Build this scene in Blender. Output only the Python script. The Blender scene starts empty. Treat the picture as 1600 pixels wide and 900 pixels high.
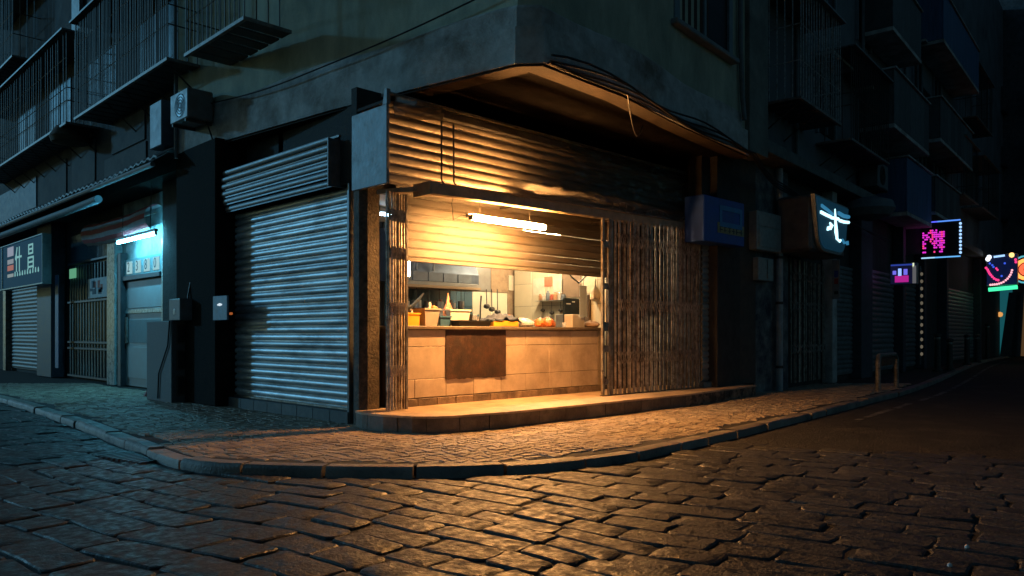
import bpy, bmesh, math, random
from mathutils import Vector, Matrix
rnd = random.Random(11)
SC = bpy.context.scene
COL = SC.collection
R45 = math.sqrt(.5)

# ------------------------------------------------------------------ camera
CAM = Vector((-5.977, -8.858, 1.25)); FPX = 1200.0; HORIZ = 522.0
cd = bpy.data.cameras.new('camera'); cam = bpy.data.objects.new('camera', cd); COL.objects.link(cam)
cam.location = CAM
cam.rotation_euler = (math.radians(90), 0, math.radians(-45))
cd.sensor_width = 36.0; cd.lens = 36.0 * FPX / 1600.0
cd.shift_y = (HORIZ - 450.0) / 1600.0
cd.clip_start = .05; cd.clip_end = 400
SC.camera = cam
# ------------------------------------------------------------------ sky and moonlight
to_sun = Vector((-.46, .84, .235)).normalized()
world = bpy.data.worlds.new('World'); SC.world = world; world.use_nodes = True
wn = world.node_tree; wn.nodes.clear()
sky = wn.nodes.new('ShaderNodeTexSky'); sky.sky_type = 'NISHITA'; sky.sun_disc = False
sky.sun_elevation = math.asin(to_sun.z); sky.sun_rotation = math.atan2(to_sun.x, to_sun.y)
tint = wn.nodes.new('ShaderNodeMix'); tint.data_type = 'RGBA'; tint.blend_type = 'MULTIPLY'
tint.inputs[0].default_value = 1; tint.inputs[7].default_value = (.44, .80, .95, 1)
bg = wn.nodes.new('ShaderNodeBackground'); bg.inputs[1].default_value = .024
wo = wn.nodes.new('ShaderNodeOutputWorld')
wn.links.new(sky.outputs[0], tint.inputs[6]); wn.links.new(tint.outputs[2], bg.inputs[0]); wn.links.new(bg.outputs[0], wo.inputs[0])
sl = bpy.data.lights.new('moon', 'SUN'); sl.energy = .56; sl.angle = math.radians(2.5); sl.color = (.15, .58, 1.0)
so = bpy.data.objects.new('moon', sl); COL.objects.link(so)
so.rotation_euler = (-to_sun).to_track_quat('-Z', 'Y').to_euler()
# ------------------------------------------------------------------ exposure and render settings
vs = SC.view_settings; vs.view_transform = 'Standard'; vs.look = 'None'; vs.exposure = 0; vs.gamma = 1; vs.use_curve_mapping = False
try:
    SC.cycles.use_denoising = True; SC.cycles.denoiser = 'OPENIMAGEDENOISE'
    SC.cycles.sample_clamp_indirect = 6; SC.cycles.max_bounces = 8; SC.cycles.use_light_tree = True
    SC.cycles.caustics_reflective = False; SC.cycles.caustics_refractive = False
except Exception: pass

# ------------------------------------------------------------------ measuring helpers (a pixel of the photograph onto a real plane)
def ray(px, py):
    a = (px - 800) / FPX
    return Vector((R45 + R45 * a, R45 - R45 * a, (HORIZ - py) / FPX))
def ground(px, py, z=0.0):
    d = ray(px, py); return CAM + d * ((z - CAM.z) / d.z)
class Frame:                                   # s runs along a facade, d out of it towards the street, z up
    def __init__(self, o, ang, side):
        self.o = Vector((o[0], o[1], 0)); self.u = Vector((math.cos(ang), math.sin(ang), 0))
        self.n = Vector((math.sin(ang), -math.cos(ang), 0)) * side
        self.side = side; self.ang = ang
    def P(self, s, d, z): return self.o + self.u * s + self.n * d + Vector((0, 0, z))
    def px(self, px, py, d=0):                 # -> s, z on the plane d
        r = ray(px, py); t = (d - (CAM - self.o).dot(self.n)) / r.dot(self.n)
        p = CAM + r * t; return (p - self.o).dot(self.u), p.z
    def pxs(self, px, py, s):                  # -> d, z on the plane s
        r = ray(px, py); t = (s - (CAM - self.o).dot(self.u)) / r.dot(self.u)
        p = CAM + r * t; return (p - self.o).dot(self.n), p.z
FR = Frame((0, 0), 0, 1)                       # corner shop, right face
FL = Frame((0, 0), math.pi / 2, -1)            # corner shop, left face, and the left row
FB = Frame((9.3, -1.06), math.radians(5.6), 1) # right row beyond the shop

# ------------------------------------------------------------------ materials
MATS = {}
def mat(name, col, rough=.6, metal=0.0, var=.25, scale=5.0, bump=.25, bscale=60.0, dirt=None, dscale=2.5, dthr=.55, rand=0.0, spec=.5, rvar=.15, coat=0.0, stretch=None, dsoft=.12, bdist=.02, rscale=None):
    if name in MATS: return MATS[name]
    m = bpy.data.materials.new(name); m.use_nodes = True; nt = m.node_tree; N = nt.nodes; Lk = nt.links
    b = N['Principled BSDF']
    geo = N.new('ShaderNodeNewGeometry'); vec = geo.outputs['Position']
    if stretch:
        mp = N.new('ShaderNodeMapping'); mp.inputs['Scale'].default_value = stretch
        Lk.new(vec, mp.inputs[0]); vec = mp.outputs[0]
    n1 = N.new('ShaderNodeTexNoise'); n1.inputs['Scale'].default_value = scale; n1.inputs['Detail'].default_value = 6; n1.inputs['Roughness'].default_value = .65
    Lk.new(vec, n1.inputs['Vector'])
    rp = N.new('ShaderNodeValToRGB'); e = rp.color_ramp.elements
    e[0].position = .3; e[1].position = .72
    e[0].color = (*[c * (1 - var) for c in col], 1); e[1].color = (*[min(1, c * (1 + var)) for c in col], 1)
    Lk.new(n1.outputs[0], rp.inputs[0]); cs = rp.outputs[0]
    if dirt:
        n3 = N.new('ShaderNodeTexNoise'); n3.inputs['Scale'].default_value = dscale; n3.inputs['Detail'].default_value = 8; n3.inputs['Roughness'].default_value = .7
        Lk.new(vec, n3.inputs['Vector'])
        r3 = N.new('ShaderNodeMapRange'); r3.inputs[1].default_value = dthr - dsoft; r3.inputs[2].default_value = dthr + dsoft
        Lk.new(n3.outputs[0], r3.inputs[0])
        mx = N.new('ShaderNodeMix'); mx.data_type = 'RGBA'; mx.inputs[7].default_value = (*dirt, 1)
        Lk.new(r3.outputs[0], mx.inputs[0]); Lk.new(cs, mx.inputs[6]); cs = mx.outputs[2]
    if rand:
        oi = N.new('ShaderNodeObjectInfo'); mr = N.new('ShaderNodeMapRange'); mr.inputs[3].default_value = 1 - rand; mr.inputs[4].default_value = 1 + rand
        Lk.new(oi.outputs['Random'], mr.inputs[0])
        ml = N.new('ShaderNodeMix'); ml.data_type = 'RGBA'; ml.blend_type = 'MULTIPLY'; ml.inputs[0].default_value = 1
        Lk.new(cs, ml.inputs[6]); Lk.new(mr.outputs[0], ml.inputs[7]); cs = ml.outputs[2]
    Lk.new(cs, b.inputs['Base Color'])
    rr = N.new('ShaderNodeMapRange'); rr.inputs[3].default_value = max(.04, rough - rvar); rr.inputs[4].default_value = min(1, rough + rvar)
    rsrc = n1
    if rscale:
        rsrc = N.new('ShaderNodeTexNoise'); rsrc.inputs['Scale'].default_value = rscale; rsrc.inputs['Detail'].default_value = 4; Lk.new(geo.outputs['Position'], rsrc.inputs['Vector'])
        rr.inputs[1].default_value = .36; rr.inputs[2].default_value = .64
    Lk.new(rsrc.outputs[0], rr.inputs[0]); Lk.new(rr.outputs[0], b.inputs['Roughness'])
    b.inputs['Metallic'].default_value = metal
    b.inputs['Specular IOR Level'].default_value = spec
    if coat: b.inputs['Coat Weight'].default_value = coat; b.inputs['Coat Roughness'].default_value = .12
    if bump:
        n2 = N.new('ShaderNodeTexNoise'); n2.inputs['Scale'].default_value = bscale; n2.inputs['Detail'].default_value = 5
        Lk.new(geo.outputs['Position'], n2.inputs['Vector'])
        bp = N.new('ShaderNodeBump'); bp.inputs['Strength'].default_value = bump; bp.inputs['Distance'].default_value = bdist
        Lk.new(n2.outputs[0], bp.inputs['Height']); Lk.new(bp.outputs[0], b.inputs['Normal'])
    MATS[name] = m; return m
def emit(name, col, strength):
    if name in MATS: return MATS[name]
    m = bpy.data.materials.new(name); m.use_nodes = True; b = m.node_tree.nodes['Principled BSDF']
    b.inputs['Base Color'].default_value = (.02, .02, .02, 1); b.inputs['Roughness'].default_value = .6; b.inputs['Specular IOR Level'].default_value = .05
    b.inputs['Emission Color'].default_value = (*col, 1); b.inputs['Emission Strength'].default_value = strength
    MATS[name] = m; return m
def glassy(name, col, alpha=.4, rough=.1):
    if name in MATS: return MATS[name]
    m = bpy.data.materials.new(name); m.use_nodes = True; N = m.node_tree.nodes; Lk = m.node_tree.links
    b = N['Principled BSDF']; b.inputs['Base Color'].default_value = (*col, 1); b.inputs['Roughness'].default_value = rough
    b.inputs['Specular IOR Level'].default_value = .8
    tl_ = N.new('ShaderNodeBsdfTranslucent'); tl_.inputs[0].default_value = (.6, .55, .48, 1); m2 = N.new('ShaderNodeMixShader'); m2.inputs[0].default_value = .25
    Lk.new(b.outputs[0], m2.inputs[1]); Lk.new(tl_.outputs[0], m2.inputs[2])
    tr = N.new('ShaderNodeBsdfTransparent'); mx = N.new('ShaderNodeMixShader'); mx.inputs[0].default_value = alpha
    Lk.new(tr.outputs[0], mx.inputs[1]); Lk.new(m2.outputs[0], mx.inputs[2])
    Lk.new(mx.outputs[0], N['Material Output'].inputs[0])
    MATS[name] = m; return m

# ------------------------------------------------------------------ mesh helpers
class MB:
    def __init__(self, fr=None): self.v = []; self.f = []; self.fr = fr
    def add(self, pts, faces):
        b = len(self.v)
        for p in pts: self.v.append(self.fr.P(*p) if self.fr else Vector(p))
        for f in faces: self.f.append([b + i for i in f])
        return self
    def box(self, x0, x1, y0, y1, z0, z1, bev=0.0):
        if x0 > x1: x0, x1 = x1, x0
        if y0 > y1: y0, y1 = y1, y0
        if z0 > z1: z0, z1 = z1, z0
        if bev <= 0:
            p = [(x, y, z) for z in (z0, z1) for (x, y) in ((x0, y0), (x1, y0), (x1, y1), (x0, y1))]
            return self.add(p, [(3, 2, 1, 0), (4, 5, 6, 7), (0, 1, 5, 4), (1, 2, 6, 5), (2, 3, 7, 6), (3, 0, 4, 7)])
        b = min(bev, (x1 - x0) * .45, (y1 - y0) * .45, (z1 - z0) * .45)
        p = []; idx = {}
        for i, x in enumerate((x0, x1)):
            for j, y in enumerate((y0, y1)):
                for k, z in enumerate((z0, z1)):
                    sx = b if i == 0 else -b; sy = b if j == 0 else -b; sz = b if k == 0 else -b
                    idx[(i, j, k)] = len(p)
                    p += [(x, y + sy, z + sz), (x + sx, y, z + sz), (x + sx, y + sy, z)]
        F = []
        for i in (0, 1): F.append([idx[(i, 0, 0)], idx[(i, 1, 0)], idx[(i, 1, 1)], idx[(i, 0, 1)]])
        for j in (0, 1): F.append([idx[(0, j, 0)] + 1, idx[(1, j, 0)] + 1, idx[(1, j, 1)] + 1, idx[(0, j, 1)] + 1])
        for k in (0, 1): F.append([idx[(0, 0, k)] + 2, idx[(1, 0, k)] + 2, idx[(1, 1, k)] + 2, idx[(0, 1, k)] + 2])
        for j in (0, 1):
            for k in (0, 1): F.append([idx[(0, j, k)] + 1, idx[(1, j, k)] + 1, idx[(1, j, k)] + 2, idx[(0, j, k)] + 2])
        for i in (0, 1):
            for k in (0, 1): F.append([idx[(i, 0, k)], idx[(i, 1, k)], idx[(i, 1, k)] + 2, idx[(i, 0, k)] + 2])
            for j in (0, 1): F.append([idx[(i, j, 0)], idx[(i, j, 1)], idx[(i, j, 1)] + 1, idx[(i, j, 0)] + 1])
        for c in idx.values(): F.append([c, c + 1, c + 2])
        return self.add(p, F)
    def prism(self, poly, z0, z1):
        n = len(poly)
        return self.add([(x, y, z0) for x, y in poly] + [(x, y, z1) for x, y in poly],
                        [list(range(n))[::-1], list(range(n, 2 * n))] + [(i, (i + 1) % n, n + (i + 1) % n, n + i) for i in range(n)])
    def extrude(self, prof, s0, s1):           # prof: (d, z) outline, swept along s
        n = len(prof)
        return self.add([(s0, d, z) for d, z in prof] + [(s1, d, z) for d, z in prof],
                        [list(range(n)), list(range(n, 2 * n))[::-1]] + [(i, (i + 1) % n, n + (i + 1) % n, n + i) for i in range(n)])
    def strip(self, prof, s0, s1, ns=1, fn=None):
        p = []; F = []; n = len(prof)
        for k in range(ns + 1):
            s = s0 + (s1 - s0) * k / ns
            for d, z in prof:
                p.append((s, d, z) if fn is None else fn(s, d, z))
        for k in range(ns):
            for i in range(n - 1): F.append((k * n + i, k * n + i + 1, (k + 1) * n + i + 1, (k + 1) * n + i))
        return self.add(p, F)
    def tube(self, path, r, n=8, caps=True):
        pts = [self.fr.P(*p) if self.fr else Vector(p) for p in path]; b = len(self.v); fr0 = self.fr
        up = Vector((0, 0, 1)); prev = None
        for i, p in enumerate(pts):
            t = (pts[min(i + 1, len(pts) - 1)] - pts[max(i - 1, 0)]).normalized()
            a = t.cross(up) if prev is None else prev - t * prev.dot(t)
            if a.length < 1e-4: a = t.cross(Vector((1, 0, 0)))
            a.normalize(); prev = a; c = t.cross(a)
            rr = r[i] if isinstance(r, (list, tuple)) else r
            for k in range(n):
                an = 2 * math.pi * k / n
                self.v.append(p + a * (math.cos(an) * rr) + c * (math.sin(an) * rr))
        for i in range(len(pts) - 1):
            for k in range(n):
                self.f.append([b + i * n + k, b + i * n + (k + 1) % n, b + (i + 1) * n + (k + 1) % n, b + (i + 1) * n + k])
        if caps:
            self.f.append([b + k for k in range(n)][::-1]); self.f.append([b + (len(pts) - 1) * n + k for k in range(n)])
        return self
    def lathe(self, c, prof, n=14, sq=1.0):    # prof: (radius, z)
        p = []
        for r, z in prof:
            for k in range(n):
                an = 2 * math.pi * k / n
                p.append((c[0] + r * math.cos(an), c[1] + r * sq * math.sin(an), c[2] + z))
        F = [(i * n + k, i * n + (k + 1) % n, (i + 1) * n + (k + 1) % n, (i + 1) * n + k) for i in range(len(prof) - 1) for k in range(n)]
        F += [list(range(n))[::-1], [(len(prof) - 1) * n + k for k in range(n)]]
        return self.add(p, F)
    def mesh(self, name, origin=Vector((0, 0, 0)), inv=None, smooth=False):
        me = bpy.data.meshes.new(name)
        vs_ = [(inv @ (v - origin)) if inv else (v - origin) for v in self.v]
        me.from_pydata([tuple(v) for v in vs_], [], self.f)
        bm = bmesh.new(); bm.from_mesh(me); bmesh.ops.recalc_face_normals(bm, faces=bm.faces); bm.to_mesh(me); bm.free()
        if smooth:
            me.polygons.foreach_set('use_smooth', [True] * len(me.polygons))
            try: me.set_sharp_from_angle(angle=math.radians(32))
            except Exception: pass
        return me

def tag(o, label=None, cat=None, group=None, kind=None):
    if label: o['label'] = label
    if cat: o['category'] = cat
    if group: o['group'] = group
    if kind: o['kind'] = kind
    return o
class Thing:
    def __init__(self, name, label, cat, loc, rotz=0, group=None, kind=None):
        self.o = bpy.data.objects.new(name, None); COL.objects.link(self.o)
        self.loc = Vector(loc); self.o.location = self.loc; self.o.rotation_euler = (0, 0, rotz)
        self.inv = Matrix.Rotation(-rotz, 3, 'Z'); self.rotz = rotz
        self.o.empty_display_size = .1
        tag(self.o, label, cat, group, kind)
    def part(self, name, mb, m, parent=None, smooth=False, label=None, kind=None):
        me = mb.mesh(name, self.loc, self.inv, smooth)
        ob = bpy.data.objects.new(name, me); COL.objects.link(ob); me.materials.append(m)
        ob.parent = parent or self.o
        if label: ob['label'] = label
        if kind: ob['kind'] = kind
        return ob
    def inst(self, name, me, loc, parent=None, rz=0.0, rot=None):
        ob = bpy.data.objects.new(name, me); COL.objects.link(ob)
        ob.location = self.inv @ (Vector(loc) - self.loc); ob.parent = parent or self.o
        ob.rotation_euler = rot or (0, 0, rz - self.rotz)
        return ob
def solo(name, mb, m, label, cat, origin=None, group=None, smooth=False, kind=None):
    o3 = Vector(origin) if origin is not None else Vector((sum(v.x for v in mb.v) / len(mb.v), sum(v.y for v in mb.v) / len(mb.v), min(v.z for v in mb.v)))
    me = mb.mesh(name, o3, None, smooth); ob = bpy.data.objects.new(name, me); COL.objects.link(ob); me.materials.append(m); ob.location = o3
    return tag(ob, label, cat, group, kind)
def glyph(mb, text, org, xa, size, extr=.004, up=Vector((0, 0, 1)), slant=0.0):
    """adds lettering from the built-in font to a mesh builder: org is the lower left corner, xa the reading direction"""
    cu = bpy.data.curves.new('lettering', 'FONT'); cu.body = text; cu.size = size; cu.extrude = extr; cu.resolution_u = 2
    ob = bpy.data.objects.new('lettering', cu); COL.objects.link(ob)
    dg = bpy.context.evaluated_depsgraph_get(); me = bpy.data.meshes.new_from_object(ob.evaluated_get(dg))
    na = xa.cross(up); b = len(mb.v)
    for v in me.vertices: mb.v.append(org + xa * (v.co.x + slant * v.co.y) + up * v.co.y + na * v.co.z)
    for p in me.polygons: mb.f.append([b + i for i in p.vertices])
    bpy.data.objects.remove(ob); bpy.data.curves.remove(cu); bpy.data.meshes.remove(me)
def catmull(pts, step):
    out = []
    P = [pts[0]] + pts + [pts[-1]]
    for i in range(1, len(P) - 2):
        a, b, c, d = P[i - 1], P[i], P[i + 1], P[i + 2]; n = max(2, int((c - b).length / step))
        for k in range(n):
            t = k / n
            out.append(.5 * ((2 * b) + (c - a) * t + (2 * a - 5 * b + 4 * c - d) * t * t + (3 * b - a - 3 * c + d) * t ** 3))
    out.append(P[-2]); return out
def sag(a, b, drop, n=10):
    a = Vector(a); b = Vector(b)
    return [a.lerp(b, k / n) - Vector((0, 0, drop * 4 * (k / n) * (1 - k / n))) for k in range(n + 1)]

# palette
m_cobble = mat('cobble granite', (.028, .027, .0255), .54, var=.55, scale=16, bump=.55, bscale=40, bdist=.02, rscale=14, rand=.35, dirt=(.035, .033, .03), dscale=5, dthr=.6, spec=.55, rvar=.2)
m_joint = mat('cobble joint mud', (.012, .011, .01), .9, var=.4, scale=20)
m_asph = mat('asphalt', (.024, .024, .025), .78, var=.6, scale=5, bump=1.0, bscale=32, bdist=.03, dirt=(.045, .042, .039), dscale=1.3, dthr=.57, dsoft=.05, spec=.35)
m_sett = mat('pavement limestone setts', (.39, .31, .22), .55, var=.45, scale=4, bump=.7, bscale=55, dirt=(.22, .15, .10), dscale=2.2, dthr=.58, spec=.4)
m_settbase = mat('pavement joint sand', (.028, .023, .018), .9, var=.4, scale=15)
m_kerb = mat('kerb granite', (.26, .225, .19), .5, var=.35, scale=6, bump=.6, bscale=45, rand=.25, dirt=(.06, .055, .05), dscale=3)
m_green = mat('green plaster', (.50, .51, .38), .85, stretch=(1, 1, .45), var=.25, scale=2.2, bump=.45, bscale=50, dirt=(.24, .25, .185), dscale=.9, dthr=.57, dsoft=.16)
m_fascia = mat('bare concrete fascia', (.55, .535, .51), .85, var=.3, scale=3, bump=.6, bscale=35, dirt=(.21, .17, .135), dscale=1.1, dthr=.56)
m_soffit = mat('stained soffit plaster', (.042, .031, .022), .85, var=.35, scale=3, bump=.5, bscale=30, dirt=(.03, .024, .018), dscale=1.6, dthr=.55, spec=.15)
m_darkwall = mat('sooty wall', (.042, .040, .037), .9, var=.5, scale=4, bump=.5, bscale=30)
m_lwall = mat('left row plaster', (.036, .038, .041), .85, var=.35, scale=2, bump=.5, bscale=40, dirt=(.018, .02, .022), dscale=.8, dthr=.53)
m_post = mat('mottled corner stone', (.11, .085, .06), .7, var=.5, scale=14, bump=.9, bscale=25, dirt=(.03, .025, .02), dscale=6, dthr=.56)
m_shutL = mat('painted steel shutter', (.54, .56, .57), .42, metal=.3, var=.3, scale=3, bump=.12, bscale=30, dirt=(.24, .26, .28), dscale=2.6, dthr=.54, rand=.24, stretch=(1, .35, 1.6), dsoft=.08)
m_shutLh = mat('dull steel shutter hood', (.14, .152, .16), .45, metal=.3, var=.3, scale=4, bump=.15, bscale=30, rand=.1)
m_shutR = mat('tarnished galvanised slats', (.155, .14, .12), .66, metal=.15, var=.3, scale=5, bump=.12, bscale=40, dirt=(.13, .09, .055), dscale=2, dthr=.6, rand=.08, stretch=(.3, 1, 2))
m_shutH = mat('housing slats', (.27, .23, .18), .5, metal=.2, var=.3, scale=5, bump=.12, bscale=40, dirt=(.13, .09, .055), dscale=2, dthr=.62, rand=.08, stretch=(.3, 1, 2))
m_shutD = mat('dark steel shutter', (.18, .187, .187), .5, metal=.3, var=.4, scale=6, bump=.2, rand=.15)
m_galv = mat('dull galvanised sheet', (.20, .21, .22), .55, metal=.4, var=.25, scale=7, bump=.2, bscale=20, dirt=(.10, .085, .07), dscale=3, dthr=.62)
m_rail = mat('worn steel rail', (.30, .29, .27), .38, metal=.6, var=.35, scale=9, bump=.2, dirt=(.13, .08, .045), dscale=6, dthr=.58)
m_gate = mat('worn folding gate steel', (.47, .42, .35), .42, metal=.3, var=.45, scale=11, bump=.3, bscale=50, dirt=(.10, .065, .042), dscale=7, dthr=.56, rand=.25)
m_iron = mat('rusty grille iron', (.07, .062, .055), .55, metal=.5, var=.5, scale=14, bump=.3)
m_white_iron = mat('pale painted angle iron', (.22, .215, .20), .5, metal=.2, var=.45, scale=8, bump=.3, dirt=(.10, .07, .05), dscale=6)
m_tile = mat('counter ceramic tile', (.56, .455, .345), .42, var=.16, scale=3, bump=.08, bscale=90, rand=.09, dirt=(.33, .245, .17), dscale=1.8, dthr=.6, dsoft=.16)
m_grout = mat('tile grout', (.10, .075, .05), .9)
m_plinth = mat('plinth tile', (.24, .175, .12), .6, var=.4, scale=8, bump=.4, bscale=50, rand=.2, dirt=(.08, .055, .04), dscale=3)
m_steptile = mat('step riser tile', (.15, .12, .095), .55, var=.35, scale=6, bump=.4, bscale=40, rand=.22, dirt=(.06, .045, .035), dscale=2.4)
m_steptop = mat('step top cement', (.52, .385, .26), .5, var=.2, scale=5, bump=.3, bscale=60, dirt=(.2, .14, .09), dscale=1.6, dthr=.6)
m_ctop = mat('counter top edge', (.15, .115, .08), .45, var=.3, scale=7, bump=.2)
m_board = mat('rusty brown board', (.05, .021, .011), .6, var=.6, scale=9, bump=.45, bscale=120, dirt=(.016, .009, .007), dscale=5, dthr=.55)
m_hoodb = mat('hood board paint', (.36, .28, .19), .5, metal=.2, var=.3, scale=6, bump=.2)
m_cable = mat('black cable', (.012, .012, .013), .5, var=.1, bump=0)
m_pipe = mat('grey pvc pipe', (.12, .135, .14), .5, var=.3, scale=6, bump=.1)
m_blue = mat('blue enamel', (.012, .07, .38), .45, var=.2, scale=4, bump=.05)
m_lblue = mat('light blue enamel', (.03, .22, .52), .45, var=.2, scale=4, bump=.05)
m_yellow = mat('yellow lettering strip', (.33, .30, .15), .6, var=.2)
m_meter = mat('grey meter box', (.3, .34, .33), .5, metal=.1, var=.25, scale=9, bump=.2)
m_ac = mat('aged ac casing', (.14, .15, .16), .5, var=.2, scale=6, bump=.1, dirt=(.12, .11, .10), dscale=4)
m_black = mat('black plastic', (.012, .012, .013), .4, var=.2, bump=0)
m_winframe = mat('window frame paint', (.16, .2, .22), .5, var=.25, bump=.15)
m_pane = mat('dark pane glass', (.008, .01, .013), .4, var=.2, bump=0, spec=.12)
m_curtain = mat('reddish curtain', (.06, .035, .025), .9, var=.4, scale=12, stretch=(6, 6, .2))

# ================================================================== GROUND
ROADZ = -.122
kerb_px = [(-260, 572), (0, 621), (100, 652), (200, 690), (255, 711), (310, 722), (420, 728), (600, 731), (790, 727), (950, 712), (1050, 694), (1200, 661), (1350, 625), (1450, 598), (1540, 563)]
KP = [ground(x, y, 0.0) for x, y in kerb_px]; KP = [Vector((p.x, p.y, 0)) for p in KP]
KP[0] = Vector((-2.55, 16, 0)); KP.insert(0, Vector((-2.6, 40, 0))); KP.append(Vector((56, 3.2, 0)))
KC = catmull(KP, .25)
def inset(poly, w):
    out = []
    for i, p in enumerate(poly):
        t = (poly[min(i + 1, len(poly) - 1)] - poly[max(i - 1, 0)]).normalized()
        out.append(p + Vector((-t.y, t.x, 0)) * w)
    return out
KI = inset(KC, .2)
# road bed
mb = MB(); mb.add([(-90, -90, ROADZ + .017), (90, -90, ROADZ + .017), (90, 90, ROADZ + .017), (-90, 90, ROADZ + .017)], [(0, 1, 2, 3)])
road = solo('road', mb, m_joint, 'dark cobbled road wrapping round the corner pavement', 'road', (0, 0, ROADZ - .02), kind='structure')
del road['category']
def road_part(name, mb, m, kind=None, smooth=True):
    me = mb.mesh(name, Vector((0, 0, ROADZ - .02)), None, smooth); ob = bpy.data.objects.new(name, me); COL.objects.link(ob)
    me.materials.append(m); ob.parent = road
    if kind: ob['kind'] = kind
    return ob
def outside_kerb(x, y):
    best = 1e9; sgn = 1
    for i in range(0, len(KC) - 1, 1):
        a, b = KC[i], KC[i + 1]; ab = b - a; L2 = ab.length_squared
        if L2 < 1e-9: continue
        t = max(0, min(1, ((x - a.x) * ab.x + (y - a.y) * ab.y) / L2)); q = a + ab * t
        d = math.hypot(x - q.x, y - q.y)
        if d < best: best = d; sgn = ab.x * (y - a.y) - ab.y * (x - a.x)
    return best if sgn < 0 else -best           # positive on the road side
def push_out(x, y):
    d = outside_kerb(x, y)
    if d >= .02: return (x, y)
    best = min(KC, key=lambda k: (k.x - x) ** 2 + (k.y - y) ** 2); i = KC.index(best)
    tg = (KC[min(i + 1, len(KC) - 1)] - KC[max(i - 1, 0)]).normalized(); nv = Vector((tg.y, -tg.x, 0))
    return (x + nv.x * (.02 - d), y + nv.y * (.02 - d))
GRATE = (ground(165, 716, ROADZ + .04) + ground(250, 712, ROADZ + .04)) / 2
def stone(mb, quad, ztop, h, bev, jit, r):
    c = [Vector((q[0], q[1], 0)) for q in quad]; ring = []
    for i in range(4):
        a = c[i]; b = c[(i + 1) % 4]; p = c[i - 1]
        ring.append(a + (p - a).normalized() * min(.032, (p - a).length * .3) * r.uniform(.5, 1.3)); ring.append(a + (b - a).normalized() * min(.032, (b - a).length * .3) * r.uniform(.5, 1.3))
    R2 = []
    for i in range(8):
        R2.append(ring[i])
        if i % 2 == 1:
            mpt = (ring[i] + ring[(i + 1) % 8]) * .5; R2.append(mpt + Vector((r.uniform(-jit, jit), r.uniform(-jit, jit), 0)))
    n = len(R2); ctr = sum(R2, Vector()) / n
    tx, ty = r.uniform(-.013, .013), r.uniform(-.013, .013)
    def zt(p): return ztop + (p.x - ctr.x) * tx + (p.y - ctr.y) * ty
    pts = [(p.x, p.y, ztop - h) for p in R2]
    pts += [(p.x, p.y, zt(p) - bev * 1.1) for p in R2]
    ins = []
    for p in R2:
        dv = (ctr - p); q = p + dv.normalized() * bev * 1.5; ins.append(q); pts.append((q.x, q.y, zt(q) - bev * .15))
    for p in ins:
        q = p.lerp(ctr, .5); pts.append((q.x, q.y, zt(q) + r.uniform(-.004, .004)))
    pts.append((ctr.x, ctr.y, zt(ctr) + r.uniform(-.003, .005)))
    F = []
    for i in range(n):
        j = (i + 1) % n
        for k in range(3): F.append((k * n + i, k * n + j, (k + 1) * n + j, (k + 1) * n + i))
        F.append((3 * n + i, 3 * n + j, 4 * n))
    mb.add(pts, F)
cob = []
ca = math.radians(-81); cu_ = Vector((math.cos(ca), math.sin(ca), 0)); cv_ = Vector((-cu_.y, cu_.x, 0))   # rows run along cu_, stack along cv_
cr = random.Random(5)
roww = -16.0; rows = []
while roww < 12.5:
    w = cr.uniform(.25, .325); rows.append((roww, roww + w)); roww += w
def wob(a, b): return .07 * math.sin(b * 1.3 + a * .9) + .035 * math.sin(b * 3.1 + a * 2.3)
for (a0, a1) in rows:
    t = -24 + cr.uniform(0, .6)
    while t < 16:
        ln = cr.uniform(.38, .78); g = .009
        t0, t1 = t + g, t + ln - g; t += ln
        lean = cr.uniform(-.025, .025)
        q = []
        for (tt, aa) in ((t0, a0 + g), (t1, a0 + g), (t1 + lean, a1 - g), (t0 + lean, a1 - g)):
            w2 = wob(a0 if aa < a0 + .1 else a1, tt)
            p = cu_ * tt + cv_ * (aa + w2 + cr.uniform(-.012, .012)); q.append((p.x, p.y))
        cx = sum(p[0] for p in q) / 4; cy = sum(p[1] for p in q) / 4
        if cx > 3.2 + .5 * math.sin(cy * 1.7) or cy < -9.6: continue
        rel = Vector((cx - CAM.x, cy - CAM.y)); dep = (rel.x + rel.y) * R45; lat = (rel.x - rel.y) * R45
        if dep < 2.6 or abs(lat) > dep * .78 + 1.0 or dep > 26: continue
        q = [push_out(*p) for p in q]
        ar = abs(sum(q[k][0] * q[(k + 1) % 4][1] - q[(k + 1) % 4][0] * q[k][1] for k in range(4))) / 2
        if outside_kerb(cx, cy) < -.25 or ar < .05: continue
        if math.hypot(cx - GRATE.x, cy - GRATE.y) < .42: continue
        vis = abs(lat) < dep * .69 and dep > 3.0
        cob.append((not vis, dep, q))
cob.sort(key=lambda c: (c[0], c[1]))
rest = MB()
for i, (_, dep, q) in enumerate(cob):
    z = ROADZ + .035 + cr.uniform(-.008, .008)
    if i < 300:
        mb = MB(); stone(mb, q, z, .07, .009, .02, cr); road_part('cobblestone', mb, m_cobble)
    else: stone(rest, q, z, .07, .009, .02, cr)
if rest.v: road_part('cobblestones_beyond', rest, m_cobble, 'stuff')
# worn asphalt of the right-hand street, ragged edge against the cobbles
edge = []
for k in range(41):
    y = -14 + 12.5 * k / 40
    edge.append((3.05 + .5 * math.sin(y * 1.7) + cr.uniform(-.12, .12), y))
far = [p for p in KC if p.x > 3.3]
mb = MB(); poly = edge + [(p.x, p.y - .03) for p in far] + [(80, 3), (80, -14)]
poly = [p for p in edge if outside_kerb(*p) > .05] + [(p.x, p.y - .02) for p in far] + [(80, 2), (80, -14)]
mb.prism(poly, ROADZ - .015, ROADZ + .022)
o = solo('asphalt', mb, m_asph, 'smooth worn tarmac of the street running off to the right', 'road', kind='structure'); del o['category']

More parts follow.
